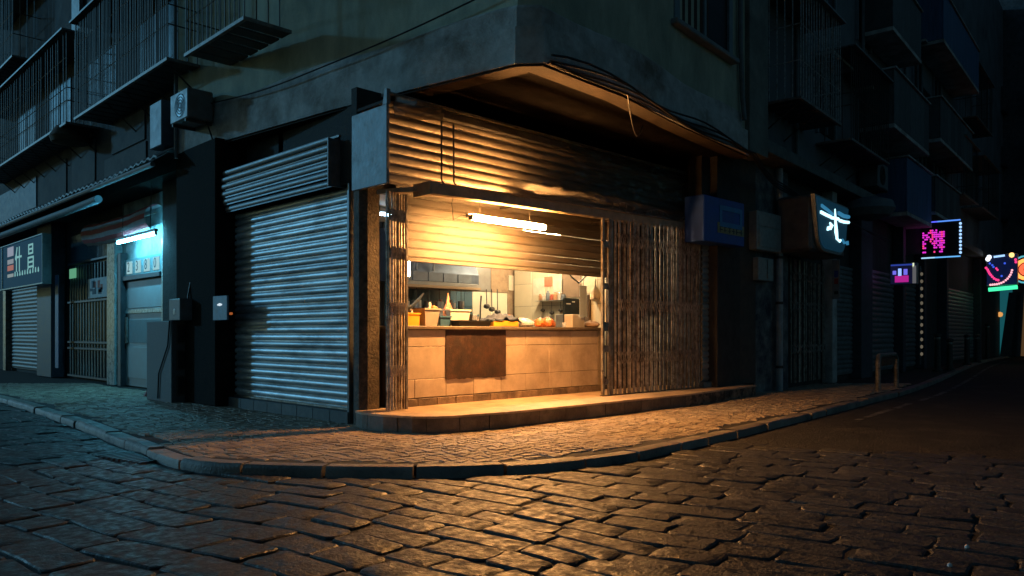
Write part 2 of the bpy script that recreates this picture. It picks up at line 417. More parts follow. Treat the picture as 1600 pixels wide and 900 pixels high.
gi = inset(KC, -.55); gj = inset(KC, -.66)
ids = [i for i, p in enumerate(KC) if 6 < p.x < 40]
mb = MB(); nn = len(ids); gq = random.Random(4)
mb.add([(gi[i].x, gi[i].y + gq.uniform(-.015, .015), ROADZ + .027) for i in ids] + [(gj[i].x, gj[i].y + gq.uniform(-.015, .015), ROADZ + .027) for i in ids], [(k, k + 1, nn + k + 1, nn + k) for k in range(nn - 1) if gq.random() < .8])
o = solo('road_line', mb, mat('worn road paint', (.16, .155, .14), .7, var=.5, scale=9, bump=.4, dirt=(.04, .04, .04), dscale=6, dthr=.5), 'worn painted edge line beside the right-hand kerb', 'road line', kind='structure'); del o['category']
# pavement slab with setts, kerb stones
inner = [(56, 12), (12, 12), (12, 40)]
mb = MB(); mb.prism([(p.x, p.y) for p in KI] + [(56, 12), (2, 12), (2, 40)], ROADZ, -.012)
pav = solo('pavement', mb, m_settbase, 'pavement of small pale stone setts round the shop corner', 'pavement', (0, 0, 0), kind='structure'); del pav['category']
sr = random.Random(8); setts = MB(); cell = .125
def hsh(i, j, k): return random.Random(i * 73856093 ^ j * 19349663 ^ k * 83492791).random()
def node(i, j):
    x0 = i * cell + (hsh(i, j, 1) - .5) * cell * .62; y0 = j * cell + (hsh(i, j, 2) - .5) * cell * .62
    return (x0 + .05 * math.sin(y0 * 2.2), y0 + .06 * math.sin(x0 * 1.9))
def kdist(x, y): return -outside_kerb(x, y)
KGRID = {}
def kd_fast(x, y):
    key = (int(math.floor(x / .5)), int(math.floor(y / .5)))
    if key not in KGRID: KGRID[key] = kdist(key[0] * .5 + .25, key[1] * .5 + .25)
    v = KGRID[key]
    return v if (v > .75 or v < -.6) else kdist(x, y)
for i in range(-34, 150):
    for j in range(-48, 190):
        cx, cy = i * cell, j * cell
        if cx > .55 and cy > .1: continue
        if cx > 0.2 and cx < 8 and cy > -1.35: continue
        rel = Vector((cx - CAM.x, cy - CAM.y)); dep = (rel.x + rel.y) * R45; lat = (rel.x - rel.y) * R45
        if abs(lat) > dep * .7 or dep > 19.5: continue
        if kd_fast(cx, cy) < .235: continue
        q = [node(i, j), node(i + 1, j), node(i + 1, j + 1), node(i, j + 1)]
        cc = (sum(p[0] for p in q) / 4, sum(p[1] for p in q) / 4)
        dz = (hsh(i, j, 3) - .5) * .007 + .004 * math.sin(cx * 2.3 + cy * 1.7); tx = (hsh(i, j, 4) - .5) * .11; ty = (hsh(i, j, 5) - .5) * .11
        lo = [(p[0] + (cc[0] - p[0]) * .09, p[1] + (cc[1] - p[1]) * .09) for p in q]; hi = [(p[0] + (cc[0] - p[0]) * .22, p[1] + (cc[1] - p[1]) * .22) for p in q]
        setts.add([(p[0], p[1], -.014) for p in lo] + [(p[0], p[1], dz + (p[0] - cc[0]) * tx + (p[1] - cc[1]) * ty) for p in hi],
                  [(4, 5, 6, 7), (0, 1, 5, 4), (1, 2, 6, 5), (2, 3, 7, 6), (3, 0, 4, 7)])
me = setts.mesh('paving_setts', Vector((0, 0, 0))); ob = bpy.data.objects.new('paving_setts', me); COL.objects.link(ob); me.materials.append(m_sett); ob.parent = pav; ob['kind'] = 'stuff'
mb = MB(); mb.add([(p.x, p.y, -.1) for p in inset(KC, .03)] + [(p.x, p.y, -.1) for p in KI], [(i, i + 1, len(KC) + i + 1, len(KC) + i) for i in range(len(KC) - 1)])
kerb = solo('kerb', mb, m_joint, 'granite kerb curving round the corner', 'kerb', (0, 0, 0), kind='structure'); del kerb['category']
acc = 0; i0 = 0; kr = random.Random(3)
want = .8
KO = KC
for i in range(1, len(KO)):
    acc += (KO[i] - KO[i - 1]).length
    if acc >= want or i == len(KO) - 1:
        seg = list(range(i0, i + 1)); zt = kr.uniform(-.014, .010)
        mb = MB(); p = []
        n = len(seg)
        bow = [(.0, ROADZ - .02), (0, -.035), (.012, -.012), (.035, zt), (.19, zt - .002), (.205, -.02), (.205, ROADZ)]
        ci = inset(KO, 1.0)
        for k in seg:
            nv = (ci[k] - KO[k]); a = KO[k]
            if k == seg[0]: a = a + (KO[k + 1] - a).normalized() * .018
            if k == seg[-1]: a = a + (KO[k - 1] - a).normalized() * .018
            jj = kr.uniform(-.014, .014)
            for (d, z) in bow: p.append((a.x + nv.x * (d + (jj if d < .05 else 0)), a.y + nv.y * (d + (jj if d < .05 else 0)), z))
        m_ = len(bow); F = []
        for k in range(n - 1):
            for q in range(m_ - 1): F.append((k * m_ + q, k * m_ + q + 1, (k + 1) * m_ + q + 1, (k + 1) * m_ + q))
        F.append(tuple(range(m_))); F.append(tuple((n - 1) * m_ + q for q in range(m_)))
        mb.add(p, F)
        me = mb.mesh('kerb_stone', Vector((0, 0, 0)), None, True); ob = bpy.data.objects.new('kerb_stone', me); COL.objects.link(ob); me.materials.append(m_kerb); ob.parent = kerb
        i0 = i; acc = 0; dist = (KO[i] - Vector((CAM.x, CAM.y, 0))).length; want = kr.uniform(.6, 1.0) if dist < 16 else 2.2

# ================================================================== CORNER BUILDING
cb = Thing('corner_building', 'green plastered corner building with a jutting concrete first-floor slab', 'building', (2.5, 2.5, 0))
SOF = 4.6
def gz(px, py, z): p = ground(px, py, z); return (p.x, p.y)
outer = [(-.30, 5.75), (-.22, 5.2), (.02, 3.0), (.22, 1.2), gz(640, 140, SOF), gz(805, 99, SOF), gz(850, 98, SOF), gz(975, 147, SOF), gz(1075, 199, SOF), gz(1170, 243, SOF)]
rx, ry = outer[-1]
lip = .30
def inpoly(poly, w):
    out = []
    for i, p in enumerate(poly):
        a = Vector(poly[max(i - 1, 0)]); b = Vector(poly[min(i + 1, len(poly) - 1)]); t = (b - a).normalized()
        out.append((p[0] - t.y * w, p[1] + t.x * w))
    return out
i2 = inpoly(outer, lip)
back = [(rx + .3, 5.75)]
# edge beam (ring along the outer edge) and recessed soffit
def band(mb, o_, i_, z0, z1):
    n = len(o_)
    p = [(x, y, z0) for x, y in o_] + [(x, y, z1) for x, y in o_] + [(x, y, z0) for x, y in i_] + [(x, y, z1) for x, y in i_]
    F = []
    for k in range(n - 1):
        F += [(k, k + 1, n + k + 1, n + k), (2 * n + k, 2 * n + k + 1, 3 * n + k + 1, 3 * n + k), (k, k + 1, 2 * n + k + 1, 2 * n + k), (n + k, n + k + 1, 3 * n + k + 1, 3 * n + k)]
    F += [(0, n, 3 * n, 2 * n), (n - 1, 2 * n - 1, 4 * n - 1, 3 * n - 1)]
    mb.add(p, F)
# subdivide for an uneven lower edge
def densify(poly, step):
    out = []
    for a, b in zip(poly[:-1], poly[1:]):
        n = max(1, int(math.hypot(b[0] - a[0], b[1] - a[1]) / step))
        for k in range(n): out.append((a[0] + (b[0] - a[0]) * k / n, a[1] + (b[1] - a[1]) * k / n))
    out.append(poly[-1]); return out
mb = MB(); band(mb, outer, inpoly(outer, .3), SOF, SOF + .46); cb.part('slab_edge', mb, m_fascia)
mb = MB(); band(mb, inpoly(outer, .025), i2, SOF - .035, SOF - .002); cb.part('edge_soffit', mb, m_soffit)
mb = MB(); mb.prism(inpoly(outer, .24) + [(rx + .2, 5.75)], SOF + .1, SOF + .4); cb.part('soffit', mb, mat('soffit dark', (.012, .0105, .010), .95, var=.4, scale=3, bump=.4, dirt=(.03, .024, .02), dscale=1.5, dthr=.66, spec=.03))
uw = inpoly(outer, .06)
mb = MB(); mb.prism(uw + [(rx + .1, 5.75)], SOF + .44, 12.0); cb.part('upper_wall', mb, m_green)
# irregular remains of old paint hanging over the slab edge
pr = random.Random(21)
ue = densify(inpoly(outer, .035), .22); ui = densify(inpoly(outer, .075), .22)
mb = MB(); n = min(len(ue), len(ui))
lowz = [SOF + .455 + .012 * pr.random() for k in range(n)]
p = [(ue[k][0], ue[k][1], lowz[k]) for k in range(n)] + [(ue[k][0], ue[k][1], SOF + .70 + .03 * math.sin(k * .45) + .02 * pr.random()) for k in range(n)] + [(ui[k][0], ui[k][1], SOF + .76 + .03 * math.sin(k * .45)) for k in range(n)] + [(ui[k][0], ui[k][1], lowz[k] - .03) for k in range(n)]
F = []
for k in range(n - 1): F += [(k, k + 1, n + k + 1, n + k), (n + k, n + k + 1, 2 * n + k + 1, 2 * n + k), (k, k + 1, 3 * n + k + 1, 3 * n + k)]
mb.add(p, F); cb.part('bare_render_band', mb, m_fascia)
# right end pilaster of the upper storey
UF_ang = math.atan2(uw[-1][1] - uw[-2][1], uw[-1][0] - uw[-2][0])
FU = Frame(uw[6], math.atan2(uw[-1][1] - uw[6][1], uw[-1][0] - uw[6][0]), 1)
s0 = FU.px(1164, 100, .0)[0]; s1 = FU.px(1197, 100, .05)[0]
mb = MB(FU); mb.box(s0, s1, -.3, .09, SOF + .1, 12); cb.part('pilaster', mb, mat('grey plaster pilaster', (.2, .21, .18), .85, var=.25, scale=2, bump=.4, dirt=(.1, .1, .09), dscale=1.2))
mb = MB(FU); mb.tube([(FU.px(1157, 0, .07)[0], .07, 12), (FU.px(1157, 0, .07)[0], .07, 6.6), (FU.px(1160, 150, .07)[0], .07, FU.px(1160, 150, .07)[1]), (FU.px(1161, 190, .07)[0], .1, FU.px(1161, 188, .07)[1])], .045, 8); dp = cb.part('drain_pipe', mb, m_pipe, smooth=True)
# window
ws0, _ = FU.px(1052, 30, .02); ws1, wz = FU.px(1141, 92, .02)
wz1 = wz + 1.6
mb = MB(FU); mb.box(ws0, ws1, -.04, .012, wz + .02, wz1); win = cb.part('window', mb, m_pane)
for a, b, c, e in ((ws0 - .02, ws0 + .16, wz, wz1), (ws1 - .12, ws1 + .03, wz, wz1), ((ws0 + ws1) / 2 - .04, (ws0 + ws1) / 2 + .04, wz + .05, wz1)):
    mb = MB(FU); mb.box(a, b, -.03, .06, c, e, .01); cb.part('window_frame', mb, m_winframe, win)
mb = MB(FU); mb.box(ws0 - .12, ws1 + .1, -.02, .16, wz - .09, wz + .0, .015); cb.part('window_sill', mb, mat('sill', (.22, .24, .25), .7, var=.2), win)
mb = MB(FU)
for k in range(5): mb.box(ws0 + .3 + k * .22, ws0 + .4 + k * .22, .013, .022, wz + .06, wz1)
cb.part('curtain', mb, m_curtain, win)
# ground floor: corner post, left pier, wall behind shutter, ceilings and the dark void above
mb = MB(); mb.prism([(-.03, .18), (-.03, .05), (.05, -.04), (.24, -.04), (.24, .18)], 0, 3.25); cb.part('corner_post', mb, m_post)
mb = MB(FL); mb.box(4.05, 5.75, -.6, .26, 0, SOF + .03, .02); cb.part('pier', mb, mat('dark tiled pier', (.016, .014, .012), .9, var=.5, scale=8, bump=.4, bscale=40, spec=.1), label='dark broad pier beside the blue-lit shutter')
mb = MB(); mb.box(.3, 7.5, 2.75, 2.9, 0, SOF + .05); cb.part('back_wall', mb, m_darkwall)
mb = MB(); mb.box(.30, .42, .2, 5.7, 0, SOF + .05); cb.part('side_wall', mb, m_darkwall)
mb = MB(); mb.box(-.02, 7.4, .12, .25, 3.25, SOF + .05); cb.part('lintel_wall', mb, m_darkwall)
mb = MB(); mb.box(5.5, 7.4, .0, .12, .18, 3.3); cb.part('inner_wall', mb, m_darkwall)
mb = MB(); mb.box(.42, 7.4, .25, 2.75, 3.3, 3.42); cb.part('shop_ceiling', mb, mat('shop ceiling', (.45, .42, .36), .8, var=.1))
mb = MB(); mb.box(.42, 7.4, .0, 2.75, .05, .17); cb.part('shop_floor', mb, mat('shop floor', (.15, .12, .09), .6))
# cables under the slab edge, right side
cbl = MB(); rc = random.Random(4)
edge3 = [Vector((x, y, 0)) for x, y in outer[6:]]
pth = catmull(edge3, .4)
for k in range(4):
    zz = SOF + .02 + .03 * k; w = []
    for i, p_ in enumerate(pth):
        w.append((p_.x + .02, p_.y - .05 - .02 * k, zz - .05 * math.sin(i * .8 + k) * (.4 + .3 * k) - .03))
    w += [(p_.x, p_.y, p_.z) for p_ in sag(w[-1], FB.P(.6, .25, 4.35 + .05 * k), .1, 6)][1:]
    w += [tuple(FB.P(s_, .35 + .03 * k, 4.3 - .03 * s_ + .04 * math.sin(s_ * 1.3 + k))) for s_ in (2, 3, 4, 5, 6, 7.5, 9)]
    cbl.tube(w, .016, 5)
w = sag((pth[4].x, pth[4].y - .06, SOF), (pth[7].x + .3, pth[7].y + .6, SOF - .0), .35, 10); cbl.tube(w, .012, 5)
solo('cable_bundle', cbl, m_cable, 'sagging bundle of black cables along the concrete slab edge', 'cables', smooth=True)
mb = MB(FU)
for (a, b) in ((879, 905), (905, 985), (985, 1166)):
    sa = FU.px(a, 120, .12)[0]; sb = FU.px(b, 120, .12)[0]
    mb.box(sa + .01, sb - .01, .07, .125, SOF - .02 + (.02 if a < 985 else -.0), SOF + .07)
solo('cable_trunking', mb, m_galv, 'flat grey trunking clipped under the concrete slab edge', 'trunking')
# cable over the left upper wall
mb = MB(); lw = [Vector((inpoly(outer, .0)[k][0] - .05, inpoly(outer, .0)[k][1] - .02, SOF + z_)) for k, z_ in ((1, .75), (2, .62), (3, .66), (4, .78), (5, 1.0))]
mb.tube(catmull(lw, .3), .012, 5); solo('wall_cable', mb, m_cable, 'thin black cable strung along the green wall left of the corner', 'cable', smooth=True)

# ================================================================== SHUTTERS, HOODS, GATES OF THE CORNER SHOP
def slat_mesh(name, length, pitch, depth, m, flip=1, lens=1, seed=0):
    """one curled shutter slat, local x along the slat, -y outwards, z up"""
    if flip < 0: prof = [(0, 0), (0, .09 * pitch), (.5 * depth, .115 * pitch), (.5 * depth, .15 * pitch), (.0, .17 * pitch), (.0, .2 * pitch), (.8 * depth, .235 * pitch), (depth, .5 * pitch), (.8 * depth, .95 * pitch), (0, pitch)]
    else: prof = [(0, 0), (0, .2 * pitch), (.55 * depth, .23 * pitch), (.85 * depth, .34 * pitch), (depth, .56 * pitch), (.9 * depth, .8 * pitch), (.6 * depth, .93 * pitch), (0, pitch)]
    b = MB(); b.strip(prof, 0, length, lens, lambda s, d, z: (s, -d, z))
    me = b.mesh(name, Vector((0, 0, 0)), None, True); me.materials.append(m); return me
def shutter(th, fr, s0, s1, d, z0, z1, pitch, depth, m, wob_=.0, seed=1, parent=None):
    rr = random.Random(seed); n = max(1, round((z1 - z0) / pitch)); pitch = (z1 - z0) / n
    length = s1 - s0; me = slat_mesh('slat', length, pitch, depth, m, -1 if m is m_shutR else 1)
    # outward is -y locally: for the right frames the slat runs along u, for the left frame it runs backwards along s
    ang = fr.ang if fr.side > 0 else fr.ang + math.pi
    for k in range(n):
        st = s0 if fr.side > 0 else s1
        p = fr.P(st, d + rr.uniform(-wob_, wob_), z0 + k * pitch)
        th.inst('slat', me, p, parent, rot=(rr.uniform(-.05, .05), 0, ang - th.rotz + rr.uniform(-wob_, wob_) * .3))
# --- big shutter on the left face
sL0 = FL.px(553, 500, -.1)[0]; sL1 = 4.07
t = Thing('roller_shutter', 'large closed steel roller shutter lit blue on the left face of the corner shop', 'shutter', FL.P(2.1, 0, 0))
shutter(t, FL, sL0, sL1, -.12, .2, 3.34, .115, .034, m_shutL, .002, 3)
mb = MB(FL); mb.box(sL0 - .055, sL0, -.16, .015, .0, 3.36, .006); t.part('guide_rail', mb, m_shutLh)
mb = MB(FL); mb.box(sL0, sL1, -.13, -.075, .165, .2, .004); t.part('bottom_bar', mb, m_rail)
tl = 8
for k in range(tl):
    a = sL0 - .05 + (4.1 - sL0) * k / tl; b = sL0 - .05 + (4.1 - sL0) * (k + 1) / tl
    mb = MB(FL); mb.box(a + .003, b - .003, -.16, .035, -.01, .16, .006); t.part('sill_block', mb, mat('shutter sill stone', (.16, .16, .155), .7, var=.3, bump=.4, rand=.15))
# --- hood in front of its drum
hd = .16
hs0 = FL.px(512, 250, hd)[0]; hs1 = FL.px(348, 290, hd)[0]; hz0 = FL.px(510, 289, hd)[1]; hz1 = FL.px(503, 214, hd)[1]
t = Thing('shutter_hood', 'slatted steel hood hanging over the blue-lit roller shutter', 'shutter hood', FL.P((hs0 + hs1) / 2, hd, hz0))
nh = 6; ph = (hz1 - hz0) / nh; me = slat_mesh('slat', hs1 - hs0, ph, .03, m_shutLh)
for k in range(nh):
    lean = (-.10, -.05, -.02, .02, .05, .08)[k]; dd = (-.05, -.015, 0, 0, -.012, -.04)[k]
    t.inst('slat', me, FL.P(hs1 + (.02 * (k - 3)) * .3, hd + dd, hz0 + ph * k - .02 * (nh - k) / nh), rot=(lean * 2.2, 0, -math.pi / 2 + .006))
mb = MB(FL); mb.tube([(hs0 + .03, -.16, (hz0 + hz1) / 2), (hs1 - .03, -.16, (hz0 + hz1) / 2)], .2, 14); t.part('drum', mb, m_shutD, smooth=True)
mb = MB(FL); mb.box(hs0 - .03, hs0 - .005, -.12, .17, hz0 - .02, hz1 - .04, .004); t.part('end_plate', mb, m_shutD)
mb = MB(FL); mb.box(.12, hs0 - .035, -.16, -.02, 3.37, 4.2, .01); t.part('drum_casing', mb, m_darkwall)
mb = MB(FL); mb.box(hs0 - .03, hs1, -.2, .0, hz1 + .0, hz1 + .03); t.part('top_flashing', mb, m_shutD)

# --- housing box above the counter, slatted front
BD = .60; bz0 = 3.27; bz1 = 4.32
t = Thing('shutter_housing', 'long slatted metal housing box over the lit food counter', 'shutter housing', FR.P(3.8, .3, bz0))
bs0 = -.02; bs1 = 7.75
shutter(t, FR, bs0 + .05, bs1, BD - .2, bz0, bz1, .13, .032, m_shutH, .003, 9)
mb = MB(FR); mb.box(bs0 - .03, bs0 + .02, -.2, BD + .02, bz0 - .05, bz1 - .06, .008); ep = t.part('end_plate', mb, m_galv, label='blank grey sheet end of the housing')
mb = MB(FR)
for k in range(5):
    mb.lathe((bs0 - .034, -.14 + .165 * k, bz0 + .0), [(.0, 0), (.012, .0), (.012, .01)], 6)
mb = MB(FR); mb.add([(bs0 - .03, BD - .08, bz1 - .06), (bs0 + .03, BD - .08, bz1 - .06), (bs0 + .03, BD + .02, bz1 - .06), (bs0 - .03, BD + .02, bz1 - .06), (bs0 - .03, BD - .02, bz1 + .14), (bs0 + .03, BD - .02, bz1 + .14), (bs0 + .03, BD + .02, bz1 + .14), (bs0 - .03, BD + .02, bz1 + .14)],
            [(3, 2, 1, 0), (4, 5, 6, 7), (0, 1, 5, 4), (1, 2, 6, 5), (2, 3, 7, 6), (3, 0, 4, 7)]); t.part('end_flap', mb, m_galv)
mb = MB(FR); mb.box(bs0 + .0, bs1, BD - .02, BD + .03, bz1 + .07, bz1 + .105, .004); t.part('top_rail', mb, m_white_iron)
mb = MB(FR); mb.box(bs0, bs1, -.1, BD - .06, bz1 - .02, bz1 + .02); t.part('top_sheet', mb, m_darkwall)
for sx in (FR.px(690, 240, BD + .05)[0], FR.px(709, 250, BD + .05)[0]):
    mb = MB(FR); mb.tube([(sx, BD + .045, bz1 - .12), (sx, BD + .05, bz0 + .12), (sx + .05, BD + .06, bz0 + .05), (sx + .06, BD + .22, bz0 - .05)], .014, 6); t.part('strap', mb, m_iron)
# --- crumpled plastic sheet drawn over the housing
pr = random.Random(2); NS, NZ = 150, 22
ps0 = FR.px(692, 250, BD + .1)[0]; ps1 = 7.7
def wr(s, v):
    return .030 * math.sin(v * 19 + 1.6 * math.sin(s * 1.9) + s * .8) * (.6 + .4 * math.sin(s * 3.1 + v * 4)) + .016 * math.sin(v * 43 + 2.4 * math.sin(s * 3.7 + 1) + s * 1.3) + .012 * math.sin(s * 13 + v * 9 + 2 * math.sin(v * 13)) + .007 * math.sin(s * 27 - v * 33)
mb = MB(FR); p = []
for i in range(NS + 1):
    s = ps0 + (ps1 - ps0) * i / NS
    for j in range(NZ + 1):
        v = j / NZ
        z = bz1 + .09 - v * (bz1 + .09 - 3.34 - .045 * (s - 1) / 6.5); d = BD + .055 + .30 * v ** 2.6
        z += .03 * math.sin(s * 3.3 + v * 5) * v * (1 - v) * 2
        p.append((s, d + wr(s, v) * (1 if 0 < j < NZ else .35), z + (.02 * math.sin(s * 9) if j == NZ else 0)))
F = [(i * (NZ + 1) + j, i * (NZ + 1) + j + 1, (i + 1) * (NZ + 1) + j + 1, (i + 1) * (NZ + 1) + j) for i in range(NS) for j in range(NZ)]
mb.add(p, F)
solo('plastic_sheet', mb, glassy('dirty clear plastic sheet', (.10, .085, .07), .45, .2), 'crumpled dirty clear plastic sheet drawn over the slatted housing', 'plastic sheet', smooth=True)
mb = MB(FR); p = []
for i in range(41):                                    # rolled valance above the bare slats
    s = bs0 + .06 + (ps0 + .05 - bs0 - .06) * i / 40
    for j in range(9):
        v = j / 8; p.append((s, BD + .05 + .02 * math.sin(v * 9 + s * 4) + .012 * math.sin(s * 19 + v * 5), bz1 + .08 - v * (.26 + .05 * math.sin(s * 4.6 + 1))))
mb.add(p, [(i * 9 + j, i * 9 + j + 1, (i + 1) * 9 + j + 1, (i + 1) * 9 + j) for i in range(40) for j in range(8)])
solo('torn_valance', mb, glassy('smoky plastic', (.03, .028, .025), .8, .2), 'torn smoky plastic strip hanging over the bare slats by the corner', 'plastic strip', smooth=True)
# --- board under the housing that hides the tube
HB = .90
t = Thing('hood_board', 'long brown metal valance board shading the tube light', 'valance', FR.P(4, HB, 3.1))
hb0 = FR.px(672, 290, HB)[0]; hb1 = FR.px(1101, 355, HB)[0]
za, zb = FR.px(672, 302, HB)[1], FR.px(1101, 363, HB)[1]; zc, ze = FR.px(672, 284, HB)[1], FR.px(1101, 353, HB)[1]
def slab(mb, s0, s1, d0, d1, a0, a1, b0, b1):
    mb.add([(s0, d0, a0), (s1, d0, a1), (s1, d1, a1), (s0, d1, a0), (s0, d0, b0), (s1, d0, b1), (s1, d1, b1), (s0, d1, b0)], [(3, 2, 1, 0), (4, 5, 6, 7), (0, 1, 5, 4), (1, 2, 6, 5), (2, 3, 7, 6), (3, 0, 4, 7)])
mb = MB(FR); slab(mb, hb0, hb1, HB - .012, HB + .012, za, zb, zc, ze); t.part('board', mb, m_hoodb)
mb = MB(FR); slab(mb, hb0 + .01, hb1, HB - .06, HB - .0125, za - .012, zb - .012, za + .02, zb + .02); t.part('lower_flange', mb, m_hoodb)
mb = MB(FR); slab(mb, hb0 + .9, hb1 - 1.2, HB - .0, HB + .06, zc + .008, ze - .01, zc + .02, ze + .002); t.part('upper_flange', mb, m_white_iron)
mb = MB(FR); slab(mb, 1.0, 2.295, BD + .08, HB - .013, 3.27, 3.275, 3.278, 3.283); t.part('light_baffle', mb, m_iron)  # added baffle: stops tube light reaching the soffit, lets it onto the slats
mb = MB(FR); slab(mb, 2.3, 7.7, BD - .15, HB - .09, 3.31, 3.36, 3.318, 3.368); t.part('light_baffle', mb, m_iron)  # added baffle: cuts the tube light going up to slats and soffit

mb = MB(FR); mb.box(hb0 - .012, hb0 + .03, HB - .35, HB + .018, za - .01, zc + .01); t.part('end_bracket', mb, m_hoodb)
for sx in (2.6, 4.9, 7.0):
    mb = MB(FR); mb.box(sx, sx + .03, .0, HB - .02, 3.25, 3.28); t.part('bracket', mb, m_iron)
# curved gate track from the corner post to the board
tr = MB(FR)
pa = [FR.P(.04, .28, 3.18), FR.P(.22, .46, 3.2), FR.P(.42, .66, 3.22), FR.P(hb0 - .02, HB - .06, 3.22)]
pth2 = catmull(pa, .08); p = []
for q in pth2: p += [(q.x, q.y, q.z - .05), (q.x, q.y, q.z + .015), (q.x + .02, q.y + .05, q.z + .015), (q.x + .02, q.y + .05, q.z - .05)]
F = []
for i in range(len(pth2) - 1):
    for k in range(4): F.append((i * 4 + k, i * 4 + (k + 1) % 4, (i + 1) * 4 + (k + 1) % 4, (i + 1) * 4 + k))
tr2 = MB(); tr2.add(p, F); t.part('curved_track', tr2, m_hoodb)
# wire mesh strip lying on the board
wm = MB(FR); wr_ = random.Random(6)
sA, sB = FR.px(955, 325, HB)[0], FR.px(1068, 345, HB)[0]
up_, lo_ = [], []
for k in range(13):
    f = k / 12; s = sA + (sB - sA) * f; zt_ = zc + (ze - zc) * (s - hb0) / (hb1 - hb0)
    lo_.append((s, HB + .03, zt_ + .02 + .01 * wr_.random())); up_.append((s + .03 * wr_.random(), HB + .03 + .02 * wr_.random(), zt_ + .13 + .05 * math.sin(k * 1.1) - .05 * f))
wm.tube(up_, .010, 5); wm.tube(lo_, .010, 5)
for k in range(0, 13): wm.tube([lo_[k], up_[k]], .008, 5)
solo('wire_strip', wm, m_white_iron, 'bent strip of pale wire mesh lying along the valance board', 'wire mesh')

# --- half-raised roller shutter over the counter
SD = -.02
rs0 = FR.px(618, 350, SD)[0]; rs1 = FR.px(948, 400, SD)[0]; rz0 = FR.px(625, 405, SD)[1]
t = Thing('half_open_shutter', 'half-raised tan roller shutter glowing behind the tube light', 'shutter', FR.P(3, SD, rz0))
shutter(t, FR, rs0, rs1, SD, rz0 + .03, 3.6, .122, .016, m_shutR, .002, 4)
mb = MB(FR); mb.box(rs0, rs1, SD - .02, SD + .03, rz0 - .02, rz0 + .028, .006); t.part('bottom_bar', mb, m_shutR)
# --- tube light
TD = .76
ta, tza = FR.px(737, 343, TD); tb_, tzb = FR.px(852, 352, TD); tz = (tza + tzb) / 2
t = Thing('tube_light', 'glowing warm fluorescent tube in front of the half-raised shutter', 'lamp', FR.P((ta + tb_) / 2, TD, tz))
m_tube = emit('warm tube glow', (1.0, .45, .13), 790)
mb = MB(FR); mb.tube([(ta + .03, TD, tz), (tb_ - .03, TD, tz)], .044, 14); t.part('tube', mb, m_tube, smooth=True)
mb = MB(FR); mb.box(ta - .02, tb_ + .02, TD - .11, TD - .05, tz + .0, tz + .055, .006); t.part('batten', mb, mat('white batten', (.7, .66, .56), .4, var=.05, bump=0))
for sx in (ta - .01, tb_ - .02):
    mb = MB(FR); mb.box(sx, sx + .03, TD - .06, TD + .03, tz - .035, tz + .035, .005); t.part('end_cap', mb, mat('lamp holder', (.35, .3, .2), .5))
for sx in (ta + .25, tb_ - .25):
    mb = MB(FR); mb.tube([(sx, TD - .09, tz + .05), (sx, TD - .12, 3.27)], .003, 5); t.part('hanger', mb, m_iron)
mb = MB(FR); mb.tube([(ta, TD - .08, tz + .02), (ta - .1, TD - .1, tz + .03), (ta - .22, TD - .14, tz - .05), (ta - .2, TD - .2, tz + .2), (ta - .1, TD - .25, 3.26)], .006, 5); t.part('flex', mb, m_cable)

# --- folding lattice gates
def gate(name, label, pts, z0, z1, n, levels, seed, post=True, w=.022):
    """pts: 2D path of the gate on the ground"""
    g = random.Random(seed); P3 = [Vector((x, y, 0)) for x, y in pts]
    Ls = [0]
    for a, b in zip(P3[:-1], P3[1:]): Ls.append(Ls[-1] + (b - a).length)
    def at(l):
        for i in range(len(P3) - 1):
            if l <= Ls[i + 1] + 1e-6:
                f = (l - Ls[i]) / (Ls[i + 1] - Ls[i]); return P3[i].lerp(P3[i + 1], f), (P3[i + 1] - P3[i]).normalized()
        return P3[-1], (P3[-1] - P3[-2]).normalized()
    th = Thing(name, label, 'gate', (P3[0] + P3[-1]) / 2 + Vector((0, 0, z0)))
    meshes = []
    for k in range(3):
        b = MB(); hh = z1 - z0
        pr_ = [(-w / 2, .012), (-w / 2, -.012), (w / 2, -.012), (w / 2, .012), (w / 2 - .006, .012), (w / 2 - .006, -.006), (-w / 2 + .006, -.006), (-w / 2 + .006, .012)]
        b.prism(pr_, 0, hh); me = b.mesh('bar', Vector((0, 0, 0))); me.materials.append(m_gate); meshes.append(me)
    pos = []
    for k in range(n):
        l = Ls[-1] * (k + .5 + g.uniform(-.16, .16)) / n; p, tdir = at(l); pos.append((p, tdir))
        nv = Vector((tdir.y, -tdir.x, 0)); off = (.016 if k % 2 else -.004) + g.uniform(-.004, .004)
        th.inst('bar', meshes[k % 3], p + nv * off + Vector((0, 0, z0 + g.uniform(-.004, .006))), rot=(g.uniform(-.003, .003), g.uniform(-.003, .003), math.atan2(tdir.y, tdir.x) + g.uniform(-.35, .35)))
    for (lz, hh) in levels:
        b = MB()
        for k in range(n - 1):
            p, td = pos[k]; q, _ = pos[k + 1]; nv = Vector((td.y, -td.x, 0))
            dz = hh * (1 if k % 2 else -1)
            for sg, of in ((1, .034), (-1, .04)):
                a = p + nv * of + Vector((0, 0, lz - sg * dz / 2)); c = q + nv * of + Vector((0, 0, lz + sg * dz / 2)); b.tube([tuple(a), tuple(c)], .008, 4)
        th.part('lattice_link_row', b, m_gate)
    return th, at, Ls[-1]
STEPZ = .215
gA = ground(596, 644, STEPZ); gB = ground(624, 641, STEPZ)
gl, _, _ = gate('folding_gate', 'narrow folded steel lattice gate between corner post and counter', [(.07, -.46), (.47, -.31)], STEPZ + .01, 3.16, 13, [(.75, .16), (1.6, .16), (2.35, .16), (2.85, .16)], 7)
mb = MB(); mb.box(.475, .515, -.34, -.29, STEPZ, 3.17, .006); gl.part('end_post', mb, m_rail)
r0 = FR.px(962, 500, HB)[0]; r1 = FR.px(1093, 500, HB)[0]
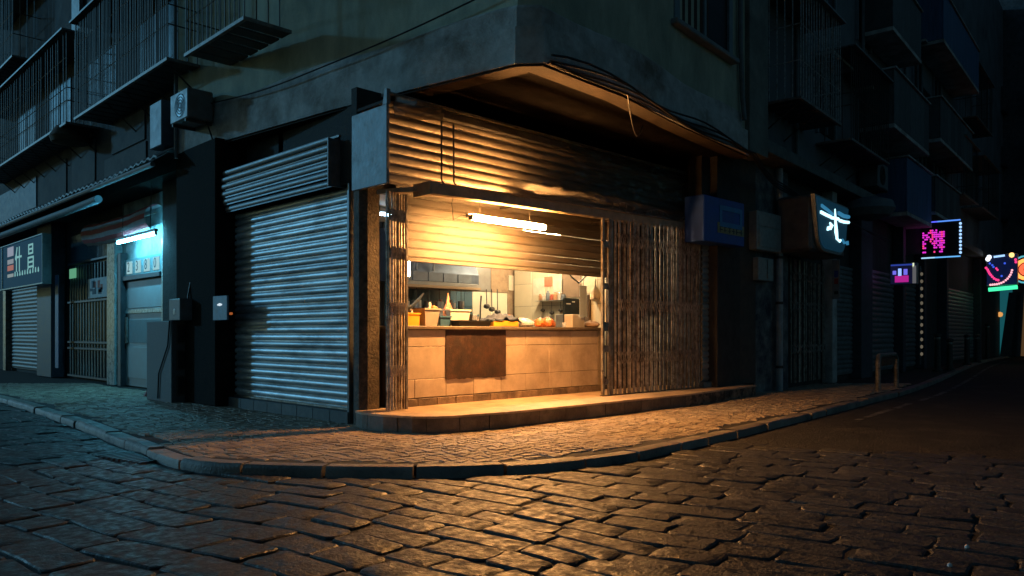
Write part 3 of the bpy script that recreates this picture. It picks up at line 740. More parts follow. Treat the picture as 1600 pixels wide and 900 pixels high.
gr_, _, _ = gate('folding_gate', 'wide closed steel lattice gate right of the food counter', [(r0, -HB + .02), (r1, -HB + .0)], STEPZ + .01, 3.25, 40, [(.85, .2), (1.75, .2), (2.85, .22)], 8, w=.03)
q0 = FR.px(942, 500, HB)[0]; q1 = FR.px(952, 500, HB)[0]
for a, b in ((q0, q0 + .055), (q0 + .17, q0 + .21), (q0 + .235, q0 + .29)):
    mb = MB(FR); mb.box(a, b, HB - .05, HB + .0, STEPZ, 3.24, .008); gr_.part('end_post', mb, m_rail)
mb = MB(FR)
for zz in (.4, .95, 1.3, 2.0, 2.7): mb.box(q0 + .058, q0 + .168, HB - .035, HB - .015, zz, zz + rnd.uniform(.05, .16), .006)
gr_.part('lock_plates', mb, m_rail)
for zz, pk in ((2.78, .1), (.62, .09)):
    mb = MB(FR); mb.tube([(q0 + .02, HB + .01, zz), (q0 - .08, HB + .05, zz + .02), (q0 - .11, HB + .05, zz + .03)], .016, 6); gr_.part('latch', mb, m_rail)
mb = MB(FR); mb.box(r1 - .0, r1 + .05, HB - .05, HB + .0, STEPZ, 3.24, .006); gr_.part('side_post', mb, m_iron)
mb = MB(FR); mb.box(q0, r1 + .05, HB - .06, HB - .0, STEPZ + .0005, STEPZ + .012); gr_.part('floor_track', mb, m_iron)

# ================================================================== COUNTER AND STEP
CD = .10
cs0 = FR.px(620, 560, CD)[0]; cs1 = FR.px(944, 560, CD)[0]; cz = FR.px(640, 509, CD)[1]
t = Thing('food_counter', 'beige tiled food counter under the half-raised shutter', 'counter', FR.P((cs0 + cs1) / 2, -.2, STEPZ))
mb = MB(FR); mb.box(cs0, cs1, -.55, CD - .012, STEPZ, cz - .05); t.part('core', mb, m_grout)
mb = MB(FR); mb.box(cs0 - .01, cs1 + .0, -.62, CD + .05, cz - .05, cz, .008); t.part('countertop', mb, m_ctop)
colpx = [622, 648, 697, 740, 783, 822, 858, 893, 934]
cols = [FR.px(x, 560, CD)[0] for x in colpx]
rowsz = [STEPZ + .115, .60, 1.07, cz - .055]
tr_ = random.Random(12)
for r_ in range(3):
    for c_ in range(len(cols) - 1):
        a, b = cols[c_], cols[c_ + 1]
        if r_ == 1 and c_ == 0: b = cols[2]
        if r_ == 1 and c_ == 1: continue
        if r_ == 2 and c_ == 0: b = cols[2]
        if r_ == 2 and c_ == 1: continue
        pd = tr_.uniform(-.0015, .0015)
        mb = MB(FR); mb.box(a + .004, b - .004, CD - .013, CD + pd, rowsz[r_] + .004, rowsz[r_ + 1] - .004, .003); t.part('tile', mb, m_tile)
n = 13
for k in range(n):
    a = cs0 + (cs1 - cs0) * k / n; b = cs0 + (cs1 - cs0) * (k + 1) / n
    mb = MB(FR); mb.box(a + .004, b - .004, CD - .012, CD + .02 + tr_.uniform(-.003, .003), STEPZ, STEPZ + .105, .005); t.part('plinth_tile', mb, m_plinth)
mb = MB(FR); mb.box(cols[-1] + .005, cs1, CD - .012, CD + .004, STEPZ + .11, cz - .055, .003); t.part('end_trim', mb, m_hoodb)
bs, bzt = FR.px(697, 513, CD + .02); be, bzb = FR.px(791, 588, CD + .02)
mb = MB(FR); nb = 24; p = []
for i in range(nb + 1):
    for j in range(7):
        f = i / nb; s = bs + (be - bs) * f; g_ = j / 6
        p.append((s, CD + .012 + .008 * math.sin(f * 7) * (1 - g_) + .003 * math.sin(f * 23 + j), bzb + (bzt - bzb) * g_ + (rnd.uniform(-.008, .008) if j == 0 else 0)))
k0 = len(p); p += [(a, CD + .003, c) for a, b, c in p]
F = []
for i in range(nb):
    for j in range(6):
        a = i * 7 + j; F += [(a, a + 1, a + 8, a + 7), (k0 + a, k0 + a + 1, k0 + a + 8, k0 + a + 7)]
for i in range(nb): F += [(i * 7, (i + 1) * 7, k0 + (i + 1) * 7, k0 + i * 7), (i * 7 + 6, (i + 1) * 7 + 6, k0 + (i + 1) * 7 + 6, k0 + i * 7 + 6)]
for j in range(6): F += [(j, j + 1, k0 + j + 1, k0 + j), (nb * 7 + j, nb * 7 + j + 1, k0 + nb * 7 + j + 1, k0 + nb * 7 + j)]
mb.add(p, F); solo('counter_board', mb, m_board, 'square rusty brown board hung on the tiled counter front', 'board')
# step
sp = [(-.12, -.02), (-.2, -.28), (-.16, -.7), (-.02, -1.12), (.16, -1.33), (.4, -1.43), (1.3, -1.58), (3.2, -1.60), (5.6, -1.62), (8.55, -1.34)]
t = Thing('shop_step', 'low tiled step running along the front of the lit counter', 'step', (4, -.8, 0))
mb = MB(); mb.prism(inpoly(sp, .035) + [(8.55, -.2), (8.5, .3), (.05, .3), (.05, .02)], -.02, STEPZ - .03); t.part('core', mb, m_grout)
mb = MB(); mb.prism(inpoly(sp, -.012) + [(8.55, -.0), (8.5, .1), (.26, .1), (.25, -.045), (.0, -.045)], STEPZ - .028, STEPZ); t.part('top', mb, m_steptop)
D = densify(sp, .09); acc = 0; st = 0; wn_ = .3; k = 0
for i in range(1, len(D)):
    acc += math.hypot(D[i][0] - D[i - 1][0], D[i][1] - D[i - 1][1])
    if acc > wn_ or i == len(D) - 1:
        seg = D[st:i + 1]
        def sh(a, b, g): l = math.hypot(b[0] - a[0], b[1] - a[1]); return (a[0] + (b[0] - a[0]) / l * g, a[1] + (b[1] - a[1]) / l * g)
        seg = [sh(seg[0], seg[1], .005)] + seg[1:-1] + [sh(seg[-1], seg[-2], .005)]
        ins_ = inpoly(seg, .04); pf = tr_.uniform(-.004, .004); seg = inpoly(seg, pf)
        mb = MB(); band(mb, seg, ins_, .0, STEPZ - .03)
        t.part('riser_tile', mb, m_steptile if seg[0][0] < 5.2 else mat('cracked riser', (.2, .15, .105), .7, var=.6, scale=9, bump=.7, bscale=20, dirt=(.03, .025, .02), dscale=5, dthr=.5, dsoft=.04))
        st = i; acc = 0; wn_ = tr_.uniform(.36, .46)
# ================================================================== KITCHEN
m_steel = mat('stainless steel', (.4, .4, .4), .42, metal=.9, var=.15, scale=6, bump=.05, bscale=15)
m_cream = mat('cream kitchen tile', (.62, .54, .38), .45, var=.08, scale=2, bump=.05, rand=.05)
m_tealtile = mat('teal kitchen tile', (.06, .12, .16), .35, var=.25, scale=4, bump=.05, rand=.15)
m_wood = mat('brown marbled panel', (.30, .20, .125), .5, var=.35, scale=7, bump=.1, dirt=(.38, .27, .17), dscale=9)
KB = -2.7                                                   # back wall plane of the kitchen (d)
def kpx(px, py, d=KB): return FR.px(px, py, d)
t = Thing('kitchen_wall', 'kitchen back wall of teal and cream tiles behind the counter', 'wall', FR.P(3.5, KB, .2))
ksL = kpx(600, 480)[0]; kA = kpx(737, 480)[0]; kBx = kpx(792, 480)[0]; kC = kpx(829, 480)[0]; kE = 7.3
for i in range(10):
    a = ksL + (kA - ksL) * i / 10; b = ksL + (kA - ksL) * (i + 1) / 10
    for j in range(8):
        mb = MB(FR); mb.box(a + .003, b - .003, KB, KB + .02, .9 + j * .3 + .003, 1.2 + j * .3 - .003, .003); t.part('tile', mb, m_tealtile)
mb = MB(FR); mb.box(ksL, kE, KB - .03, KB + .005, .2, 3.3); t.part('backing', mb, m_grout)
zt_ = kpx(760, 456)[1]
for i in range(2):
    a = kA + (kBx - kA) * i / 2; b = kA + (kBx - kA) * (i + 1) / 2
    mb = MB(FR); mb.box(a + .004, b - .004, KB, KB + .02, .9, zt_ - .004, .003); t.part('tile', mb, mat('bright cream tile', (.72, .66, .5), .4, var=.06, bump=.03))
    mb = MB(FR); mb.box(a + .004, b - .004, KB, KB + .04, zt_, 3.2, .003); t.part('panel', mb, m_steel if i == 0 else m_wood)
mb = MB(FR); mb.box(kBx + .004, kC - .004, KB, KB + .03, .9, 3.2, .003); t.part('panel', mb, m_wood)
a, z1_ = kpx(795, 430, KB + .06); b, z0_ = kpx(820, 455, KB + .06)
mb = MB(FR); mb.box(a, b, KB + .031, KB + .06, z0_, z1_, .005); t.part('pinned_sheet', mb, mat('pinned sheet', (.55, .46, .34), .7, var=.08))
kC2 = kpx(950, 480)[0]
for i in range(6):
    a = kC + (kE - kC) * i / 6; b = kC + (kE - kC) * (i + 1) / 6
    for j, (za_, zb_) in enumerate(((.9, 1.75), (1.75, 2.45), (2.45, 3.25))):
        mb = MB(FR); mb.box(a + .003, b - .003, KB, KB + .025, za_ + .003, zb_ - .003, .003); t.part('tile', mb, m_cream)
# side partition right end
mb = MB(FR); mb.box(5.55, 5.65, -2.6, -.15, .2, 3.28); kp = solo('kitchen_partition', mb, m_grout, 'cream tiled partition at the right end of the kitchen', 'wall')
# extractor hood and shelf
hx0, hzb = kpx(618, 446, -2.0); hx1, _ = kpx(736, 446, -2.0); hzt = kpx(620, 398, -2.0)[1]
t = Thing('extractor_hood', 'stainless steel extractor hood above the kitchen shelf', 'extractor hood', FR.P((hx0 + hx1) / 2, -2.2, hzb))
mb = MB(FR); mb.extrude([(-2.68, hzb + .1), (-2.0, hzb + .1), (-2.0, hzb + .28), (-2.35, hzt + .5), (-2.68, hzt + .5)], hx0, hx1 + .2); t.part('canopy', mb, mat('blue-grey steel', (.10, .13, .18), .45, metal=.5, var=.35, scale=4, bump=.1))
for k in range(5):
    a = hx0 + (hx1 - hx0) * k / 5; b = a + (hx1 - hx0) / 5
    mb = MB(FR); mb.box(a + .01, b - .01, -1.995, -1.975, hzb + .11, hzb + .27, .004); t.part('lip_panel', mb, mat('dull dark steel', (.12, .14, .17), .5, metal=.5, var=.3, scale=5, bump=.1, rand=.3))
for k in (1, 2): 
    a = hx0 + (hx1 - hx0) * (.22 * k + .02)
    mb = MB(FR); mb.tube([(a, -1.96, hzb + .3), (a + .03, -1.97, hzb + .5), (a + .02, -2.1, hzb + .8)], .022, 7); t.part('gas_hose', mb, m_galv, smooth=True)
mb = MB(FR); mb.box(hx0, hx1, -2.1, -1.72, hzb - .03, hzb + .02, .006); t.part('shelf', mb, mat('wooden shelf', (.45, .3, .17), .6, var=.2, stretch=(1, 8, 8)))
mb = MB(FR); mb.box(hx0, hx1, -2.1, -1.8, hzb + .022, hzb + .09, .01); t.part('tray_row', mb, m_steel)
# kitchen lamps
lx, lz = kpx(637, 418, -.6)
t = Thing('kitchen_lamp', 'small bright lamp at the left end of the kitchen', 'lamp', FR.P(lx, -.6, lz))
mb = MB(FR); mb.tube([(lx, -.6, lz - .13), (lx, -.6, lz + .12)], .035, 10); t.part('bulb_tube', mb, emit('kitchen lamp glow', (1.0, .80, .52), 90), smooth=True)
mb = MB(FR); mb.box(lx - .03, lx + .03, -.64, -.56, lz + .12, lz + .2, .006); t.part('holder', mb, m_white_iron)
mb = MB(FR); mb.tube([(lx, -.6, lz + .2), (lx, -.6, 3.29)], .008, 6); t.part('cord', mb, m_cable)
t = Thing('ceiling_tube_light', 'fluorescent tube on the kitchen ceiling behind the shutter', 'lamp', FR.P(4.8, -1.1, 3.2))
mb = MB(FR); mb.tube([(4.3, -1.1, 3.17), (5.3, -1.1, 3.17)], .02, 10); t.part('tube', mb, emit('kitchen tube glow', (1.0, .76, .45), 700), smooth=True)
mb = MB(FR); mb.box(4.25, 5.35, -1.13, -1.07, 3.2, 3.28, .006); t.part('batten', mb, m_white_iron)
t = Thing('cool_tube_light', 'cool fluorescent tube over the kitchen stove', 'lamp', FR.P(1.4, -1.3, 3.2))
mb = MB(FR); mb.tube([(1.2, -1.3, 3.17), (2.1, -1.3, 3.17)], .02, 10); t.part('tube', mb, emit('cool tube glow', (.5, .78, 1.0), 42), smooth=True)
mb = MB(FR); mb.box(1.15, 2.15, -1.33, -1.27, 3.2, 3.28, .006); t.part('batten', mb, m_white_iron)
# things on the counter
m_ycrate = mat('yellow crate plastic', (.75, .36, .03), .4, var=.08, bump=0); m_whitep = mat('white plastic', (.66, .64, .6), .4, var=.06, bump=0)
m_greyp = mat('grey plastic', (.34, .3, .27), .45, var=.12, bump=0); m_bluep = mat('blue plastic', (.04, .11, .2), .4, var=.1, bump=0); m_orange = mat('orange bag film', (.8, .2, .05), .3, var=.25, scale=25, bump=.6, bscale=30)
def cpx(px, py, d): return FR.px(px, py, d)
def openbox(name, label, x0, x1, ytop, d, depth, m, taper=.06, rim=True, group=None):
    s0, _ = cpx(x0, 500, d); s1, _ = cpx(x1, 500, d); h = cpx((x0 + x1) / 2, ytop, d)[1] - cz; w = s1 - s0; tp = w * taper
    th = Thing(name, label, 'container', FR.P((s0 + s1) / 2, d - depth / 2, cz), group=group)
    b = MB(FR); o_ = [(s0 + tp, d - tp, cz + .003), (s1 - tp, d - tp, cz + .003), (s1 - tp, d - depth + tp, cz + .003), (s0 + tp, d - depth + tp, cz + .003), (s0, d, cz + h), (s1, d, cz + h), (s1, d - depth, cz + h), (s0, d - depth, cz + h)]
    i_ = [(s0 + tp + .012, d - tp - .012, cz + .012), (s1 - tp - .012, d - tp - .012, cz + .012), (s1 - tp - .012, d - depth + tp + .012, cz + .012), (s0 + tp + .012, d - depth + tp + .012, cz + .012), (s0 + .012, d - .012, cz + h), (s1 - .012, d - .012, cz + h), (s1 - .012, d - depth + .012, cz + h), (s0 + .012, d - depth + .012, cz + h)]
    F = [(0, 1, 2, 3), (0, 1, 5, 4), (1, 2, 6, 5), (2, 3, 7, 6), (3, 0, 4, 7), (8, 9, 10, 11), (8, 9, 13, 12), (9, 10, 14, 13), (10, 11, 15, 14), (11, 8, 12, 15), (4, 5, 13, 12), (5, 6, 14, 13), (6, 7, 15, 14), (7, 4, 12, 15)]
    b.add(o_ + i_, F); th.part('tub', b, m)
    if rim:
        b = MB(FR)
        for (a0, a1, e0, e1) in ((s0 - .012, s1 + .012, d, d + .012), (s0 - .012, s1 + .012, d - depth - .012, d - depth), (s0 - .012, s0, d - depth, d), (s1, s1 + .012, d - depth, d)): b.box(a0, a1, e0, e1, cz + h - .02, cz + h + .004)
        th.part('rim', b, m)
    return th
openbox('plastic_crate', 'bright yellow plastic crate on the left end of the counter', 626, 656, 489, -.12, .34, m_ycrate, .02)
th = openbox('plastic_bin', 'grey plastic bin leaning open on the counter', 664, 688, 482, -.1, .3, m_greyp, .12)
b = MB(FR); s_, z_ = cpx(671, 490, -.25); b.box(s_, s_ + .05, -.28, -.26, cz + .05, cz + .36, .006); th.part('scoop', b, m_whitep)
b = MB(FR); s_, z_ = cpx(678, 490, -.25); b.lathe((s_, -.25, cz + .2), [(.0, 0), (.05, .01), (.07, .05), (.05, .1), (.0, .12)], 10); th.part('bag_of_food', b, m_orange)
openbox('plastic_tub', 'white plastic tub beside the black tray on the counter', 704, 735, 484, -.2, .36, m_whitep, .08)
openbox('plastic_tub', 'pale tub with lid behind the yellow crate on the counter', 642, 664, 483, -.5, .26, m_whitep, .08)
openbox('plastic_tub', 'dark blue tub between grey bin and white tub', 688, 705, 494, -.2, .3, m_bluep, .1)
openbox('serving_tray', 'flat black tray lying on the counter', 718, 768, 501, -.02, .3, m_black, .03)
s_, _ = cpx(739, 500, -.3)
t = Thing('cup', 'dark cup standing behind the black tray', 'cup', FR.P(s_, -.4, cz)); b = MB(FR); b.lathe((s_, -.4, cz), [(.05, .002), (.065, .2), (.06, .2), (.045, .02)], 14); t.part('body', b, m_black, smooth=True)
b = MB(FR); b.lathe((s_, -.4, cz + .2), [(.068, 0), (.068, .015), (.0, .02)], 14); t.part('lid', b, m_bluep, smooth=True)
# heap: yellow box with a dark blue jacket thrown over it
s0, _ = cpx(773, 500, -.08); s1, _ = cpx(812, 500, -.08)
b = MB(FR); b.box(s0, s1, -.4, -.1, cz + .002, cz + .1, .01); solo('flat_box', b, m_ycrate, 'flat yellow box under the dark cloth on the counter', 'box')
b = MB(FR); N_ = 22; p = []
for i in range(N_ + 1):
    for j in range(9):
        f, g_ = i / N_, j / 8
        s = s0 - .05 + (s1 - s0 + .1) * f; dd = -.08 - .34 * g_
        hh = cz + .105 + .11 * math.sin(math.pi * f) ** .8 * math.sin(math.pi * (.12 + .8 * g_)) + .02 * math.sin(f * 17 + g_ * 6) + .012 * math.sin(f * 31 - g_ * 15)
        p.append((s, dd, hh))
k0 = len(p); p += [(a, c, e - .02) for a, c, e in p]
F = [q for i in range(N_) for j in range(8) for q in ((i * 9 + j, i * 9 + j + 1, i * 9 + j + 10, i * 9 + j + 9), (k0 + i * 9 + j, k0 + i * 9 + j + 1, k0 + i * 9 + j + 10, k0 + i * 9 + j + 9))]
F += [(i * 9, i * 9 + 9, k0 + i * 9 + 9, k0 + i * 9) for i in range(N_)] + [(i * 9 + 8, i * 9 + 17, k0 + i * 9 + 17, k0 + i * 9 + 8) for i in range(N_)]
b.add(p, F); solo('folded_cloth', b, mat('navy cloth', (.05, .07, .12), .8, var=.4, scale=12, bump=.3), 'crumpled navy cloth thrown over the flat yellow box', 'cloth', smooth=True)
def bag(name, label, px0, px1, ytop, d, m, seed, knots=True):
    r_ = random.Random(seed); s0, _ = cpx(px0, 500, d); s1, _ = cpx(px1, 500, d); h = cpx((px0 + px1) / 2, ytop, d)[1] - cz
    cx_, w_ = (s0 + s1) / 2, (s1 - s0) / 2; b = MB(FR); n_ = 16; p = []; ks = [(.75, .0), (1.0, .2), (1.02, .45), (.85, .7), (.5, .88), (.12, 1.0)]
    for (rr_, hz_) in ks:
        for k in range(n_):
            an = 2 * math.pi * k / n_; q = rr_ * (1 + .12 * math.sin(3 * an + seed + hz_ * 4) + r_.uniform(-.07, .07))
            p.append((cx_ + w_ * q * math.cos(an), d - w_ + w_ * q * math.sin(an), cz + .002 + h * hz_ * (1 + (r_.uniform(-.05, .05) if hz_ else 0))))
    F = [(i * n_ + k, i * n_ + (k + 1) % n_, (i + 1) * n_ + (k + 1) % n_, (i + 1) * n_ + k) for i in range(len(ks) - 1) for k in range(n_)]
    F += [tuple(range(n_)), tuple((len(ks) - 1) * n_ + k for k in range(n_))]
    b.add(p, F); return solo(name, b, m, label, 'bag', smooth=True)
bag('plastic_bag', 'crumpled white and blue bag right of the cloth heap', 816, 840, 496, -.1, mat('white bag film', (.6, .6, .62), .3, var=.3, scale=20, bump=.5, dirt=(.1, .14, .25), dscale=9), 3)
bag('orange_bag', 'left of two knotted orange food bags on the counter', 845, 859, 497, -.08, m_orange, 5)
bag('orange_bag', 'right of two knotted orange food bags on the counter', 857, 873, 496, -.2, m_orange, 6)
bag('brown_bag', 'brown lumpy bag at the right end of the counter', 925, 943, 501, -.05, mat('brown bag', (.22, .12, .06), .6, var=.4, scale=18, bump=.5), 8)
s_, _ = cpx(885, 505, -.1)
b = MB(FR); b.lathe((s_, -.15, cz), [(.03, .002), (.045, .09), (.04, .09), (.026, .01)], 12); solo('glass', b, glassy('clear glass', (.8, .8, .8), .3, .05), 'small clear glass near the right end of the counter', 'glass', smooth=True)
# screen, carton, strip
s0, z0_ = cpx(884, 465, -.45); s1, _ = cpx(908, 465, -.45)
t = Thing('dark_monitor', 'dark upright screen at the right side of the counter', 'screen', FR.P((s0 + s1) / 2, -.5, cz))
b = MB(FR); b.box(s0, s1, -.53, -.48, cz + .05, z0_, .01); t.part('screen', b, mat('dark screen', (.02, .028, .033), .2, var=.3, bump=0))
b = MB(FR); b.box(s0 + .1, s1 - .1, -.6, -.42, cz + .002, cz + .05, .008); t.part('stand', b, m_black)
for k in range(2):
    b = MB(FR); b.box(s0 + .05 + .16 * k, s0 + .17 + .12 * k, -.479, -.476, z0_ - .12 + .04 * k, z0_ - .1 + .04 * k); t.part('print_line', b, mat('pale print', (.5, .52, .52), .7, bump=0))
s0, z0_ = cpx(896, 491, -.12); s1, _ = cpx(915, 491, -.12)
b = MB(FR); b.box(s0, s1, -.34, -.14, cz + .002, z0_, .006); solo('carton', b, mat('pale carton', (.5, .44, .36), .7, var=.1), 'pale cardboard carton in front of the dark screen', 'box')
s0, z1_ = cpx(906, 446, -.1); s1, z0_ = cpx(917, 495, -.1)
t = Thing('hanging_strip', 'pale blue card strip hanging over the counter', 'sign', FR.P(s0, -.1, z0_))
b = MB(FR); b.box(s0, s1, -.11, -.1, z0_, z1_, .002); t.part('card', b, mat('pale blue card', (.42, .5, .56), .6, var=.08))
b = MB(FR); b.tube([((s0 + s1) / 2, -.105, z1_), ((s0 + s1) / 2 + .02, -.1, z1_ + .12), ((s0 + s1) / 2 - .1, -.08, z1_ + .17)], .006, 5); t.part('string', b, m_cable)
s0, z1_ = cpx(920, 460, -.5); s1, _ = cpx(935, 460, -.5)
b = MB(FR); b.box(s0, s1, -.75, -.5, cz + .002, z1_, .012); solo('dark_cabinet', b, mat('dark brown cabinet', (.06, .04, .025), .5, var=.3), 'dark brown narrow cabinet right of the blue card strip', 'cabinet')
# ladles on the wall under the shelf
b = MB(FR); s_, z_ = cpx(628, 478, -1.6); s2, z2 = cpx(662, 462, -1.6); b.tube([(s_ - .2, -1.6, z_ - .02), (s_ + .2, -1.6, z_), (s2 - .1, -1.6, z2 - .06), (s2, -1.6, z2 + .04)], [.03, .03, .025, .015], 7); solo('rolled_mat', b, mat('straw', (.42, .33, .22), .8), 'curved straw-coloured handle leaning under the kitchen shelf', 'utensil', smooth=True)
b = MB(FR)
s_, z_ = cpx(752, 462, -2.4); b.tube([(s_, -2.4, z_), (s_ - .02, -2.4, z_ - .2), (s_ - .05, -2.38, z_ - .5)], .016, 6); b.lathe((s_ - .05, -2.38, z_ - .62), [(.0, 0), (.06, .02), (.08, .08), (.07, .08)], 10); solo('ladle', b, m_iron, 'dark ladle hanging on the bright kitchen tiles', 'utensil', smooth=True)
s0, z0_ = cpx(711, 484, -1.9); s1, z1_ = cpx(730, 462, -1.9)
t = Thing('jar_shelf', 'small wall shelf with jars under the steel hood', 'shelf', FR.P(s0, -2.3, 1.8))
b = MB(FR); b.box(s0 - .1, s1 + .05, -2.66, -2.3, z0_ - .05, z0_ - .02, .004); t.part('board', b, m_steel)
for k, c in enumerate(((.45, .42, .38), (.5, .2, .14), (.3, .34, .36), (.52, .46, .36))):
    b = MB(FR); xx = s0 - .02 + k * .13; b.lathe((xx, -2.45, z0_ - .02), [(.05, 0), (.055, .02), (.055, .14 + .03 * (k % 2)), (.03, .17 + .03 * (k % 2)), (.035, .2 + .03 * (k % 2))], 10); t.part('jar', b, mat('jar %d' % k, c, .4, var=.1, bump=0), smooth=True)

# ================================================================== LEFT ROW
m_ltile = mat('glazed shopfront tile', (.30, .36, .36), .28, var=.2, scale=8, bump=.1, bscale=30, rand=.1)
m_lframe = mat('dark door frame', (.03, .035, .04), .45, var=.3)
m_ldoor = mat('grey painted door', (.26, .29, .30), .5, var=.12, scale=3, bump=.1)
m_lpanel = mat('pale wall panel', (.105, .112, .115), .85, var=.3, scale=2.5, bump=.4, dirt=(.06, .065, .07), dscale=1.3, dthr=.55)
LW = -.5                                                     # ground floor plane of the left row (d)
def lp(px, py=480, d=LW): return FL.px(px, py, d)
lb = Thing('left_tenement', 'old tenement row with caged balconies along the left street', 'building', FL.P(15, -2, 0))
mb = MB(FL); mb.box(5.76, 27, -.7, .0, 4.78, 13.5); lb.part('upper_wall', mb, m_lwall)
mb = MB(FL); mb.box(5.76, 27, -4.7, LW - .12, -.05, 4.77); lb.part('ground_wall', mb, m_darkwall)
mb = MB(FL); mb.box(5.76, 27, LW - .119, .02, 4.45, 4.775); lb.part('shop_lintel', mb, m_darkwall)
for (a, b_, z0_, z1_, c) in ((0, 58, 4.85, 5.8, 0), (62, 105, 4.85, 5.85, 1), (114, 150, 4.85, 5.95, 1), (165, 230, 4.85, 5.3, 1), (176, 228, 5.35, 6.0, 2)):
    mb = MB(FL); mb.box(lp(b_, 280, 0)[0], lp(a, 280, 0)[0], .002, .03, z0_, z1_, .004)
    lb.part('wall_panel', mb, m_lpanel if c else mat('faded blue panel', (.05, .08, .13), .6, var=.4, dirt=(.15, .17, .19), dscale=2))
for z0_ in (8.45, 11.5):
    mb = MB(FL); mb.box(5.8, 27, .001, .12, z0_, z0_ + .35); lb.part('floor_band', mb, m_lpanel)
mb = MB(FL); mb.box(lp(132, 60, 0)[0], lp(120, 60, 0)[0], .03, .12, 8.81, 11.49); lb.part('downpipe', mb, m_pipe)
for k in range(4):                                        # upper windows behind the cages
    s_ = 6.4 + k * 3.4
    mb = MB(FL); mb.box(s_, s_ + 1.9, .002, .02, 6.5, 7.9); w_ = lb.part('window', mb, m_pane)
    mb = MB(FL); mb.box(s_ + .9, s_ + 1.0, .02, .04, 6.5, 7.9); lb.part('mullion', mb, m_winframe, w_)
# shop front tiles right of the door
mb = MB(FL); mb.box(lp(272)[0], lp(255)[0], LW - .1, LW + .04, 0, 3.5, .01); lb.part('tiled_jamb', mb, m_ltile)
mb = MB(FL); mb.box(5.77, lp(272)[0] - .02, LW - .1, LW + .25, 0, 4.44, .01); lb.part('dark_pier', mb, m_darkwall)
mb = MB(FL); mb.box(lp(187)[0], lp(175)[0], LW - .1, LW + .12, 0, 3.6, .01); lb.part('tiled_column', mb, m_ltile)
mb = MB(FL); mb.box(lp(97)[0], lp(74)[0], LW - .1, -.22, 0, 4.44, .02); lb.part('column', mb, mat('dark blue column', (.03, .045, .07), .5, var=.4))
mb = MB(FL); mb.box(lp(91, 480, -.2)[0], lp(86, 480, -.2)[0], -.219, -.2, .3, 2.9, .004); lb.part('column_strip', mb, mat('blue strip', (.10, .16, .32), .5))
mb = MB(FL); mb.box(lp(255)[0] + .01, lp(188)[0], LW - .1, LW - .05, 2.98, 4.4); lb.part('upper_panel', mb, mat('teal painted wall', (.28, .36, .35), .6, var=.3, scale=3, bump=.2, dirt=(.12, .16, .16), dscale=2))
mb = MB(FL); mb.add([(lp(236)[0], LW - .04, 3.1), (lp(205)[0], LW - .04, 3.1), (lp(205)[0], LW - .04, 3.65), (lp(222)[0], LW - .04, 3.65), (lp(236)[0], LW - .04, 3.42)], [(0, 1, 2, 3, 4)]); 
# door
dS0, dS1 = lp(253)[0], lp(194)[0]
t = Thing('shop_door', 'grey panelled door under the lit number sign on the left street', 'door', FL.P((dS0 + dS1) / 2, LW, 0))
mb = MB(FL); mb.box(dS0, dS1 - .06, LW - .08, LW - .03, .02, lp(220, 437)[1], .006); t.part('leaf', mb, m_ldoor)
dz = [lp(220, y)[1] for y in (437, 482, 489, 498, 537, 541, 597)]
for (za_, zb_, dd, m_) in ((dz[1], dz[0], .012, m_ldoor), (dz[4], dz[3], .002, mat('teal door panel', (.10, .16, .17), .6, var=.2)), (dz[6] + .05, dz[5], .012, m_ldoor)):
    mb = MB(FL); mb.box(dS0 + .06, dS1 - .16, LW - .029, LW - .029 + dd + .004, za_ + .02, zb_ - .02, .004); t.part('panel', mb, m_)
mb = MB(FL); mb.box(dS0 + .02, dS1 - .1, LW - .029, LW + .0, dz[2], dz[1] - .01, .004); t.part('rail', mb, m_ltile)
mb = MB(FL); mb.box(dS1 - .2, dS1 - .11, LW - .024, LW + .02, dz[4], dz[3] + .05, .006); t.part('push_plate', mb, m_rail)
mb = MB(FL); mb.box(dS1 - .055, dS1 + .15, LW - .1, LW + .1, 0, 3.2, .008); t.part('frame', mb, m_lframe)
mb = MB(FL); mb.box(dS0, dS1 - .06, LW - .1, LW + .06, lp(220, 436)[1], lp(220, 430)[1] + .02, .008); t.part('frame', mb, m_lframe)
# number sign over the door
n0, n1 = lp(254)[0], lp(196)[0]; nz0, nz1 = lp(225, 429)[1], lp(225, 401)[1]
t = Thing('number_sign', 'teal transom sign with four white number plates over the door', 'sign', FL.P((n0 + n1) / 2, LW, nz0))
mb = MB(FL); mb.box(n0, n1, LW - .06, LW + .02, nz0, nz1, .006); t.part('board', mb, mat('teal sign board', (.08, .19, .2), .5, var=.1))
wv = (n1 - n0) / 4.4
m_plate = emit('back-lit number plate', (.55, .95, 1.0), .55); m_ink = mat('dark sign ink', (.02, .06, .07), .6, bump=0)
for k, ch in enumerate('0832'):
    a = n0 + .12 + k * wv * 1.05
    mb = MB(FL); mb.box(a, a + wv * .7, LW + .021, LW + .03, nz0 + .06, nz1 - .06, .006); pl = t.part('number_plate', mb, m_plate)
    mb = MB(); glyph(mb, ch, FL.P(a + wv * .62, LW + .031, nz0 + .11), Vector((0, -1, 0)), (nz1 - nz0 - .14) * 1.25, .003); t.part('numeral', mb, m_ink, pl)
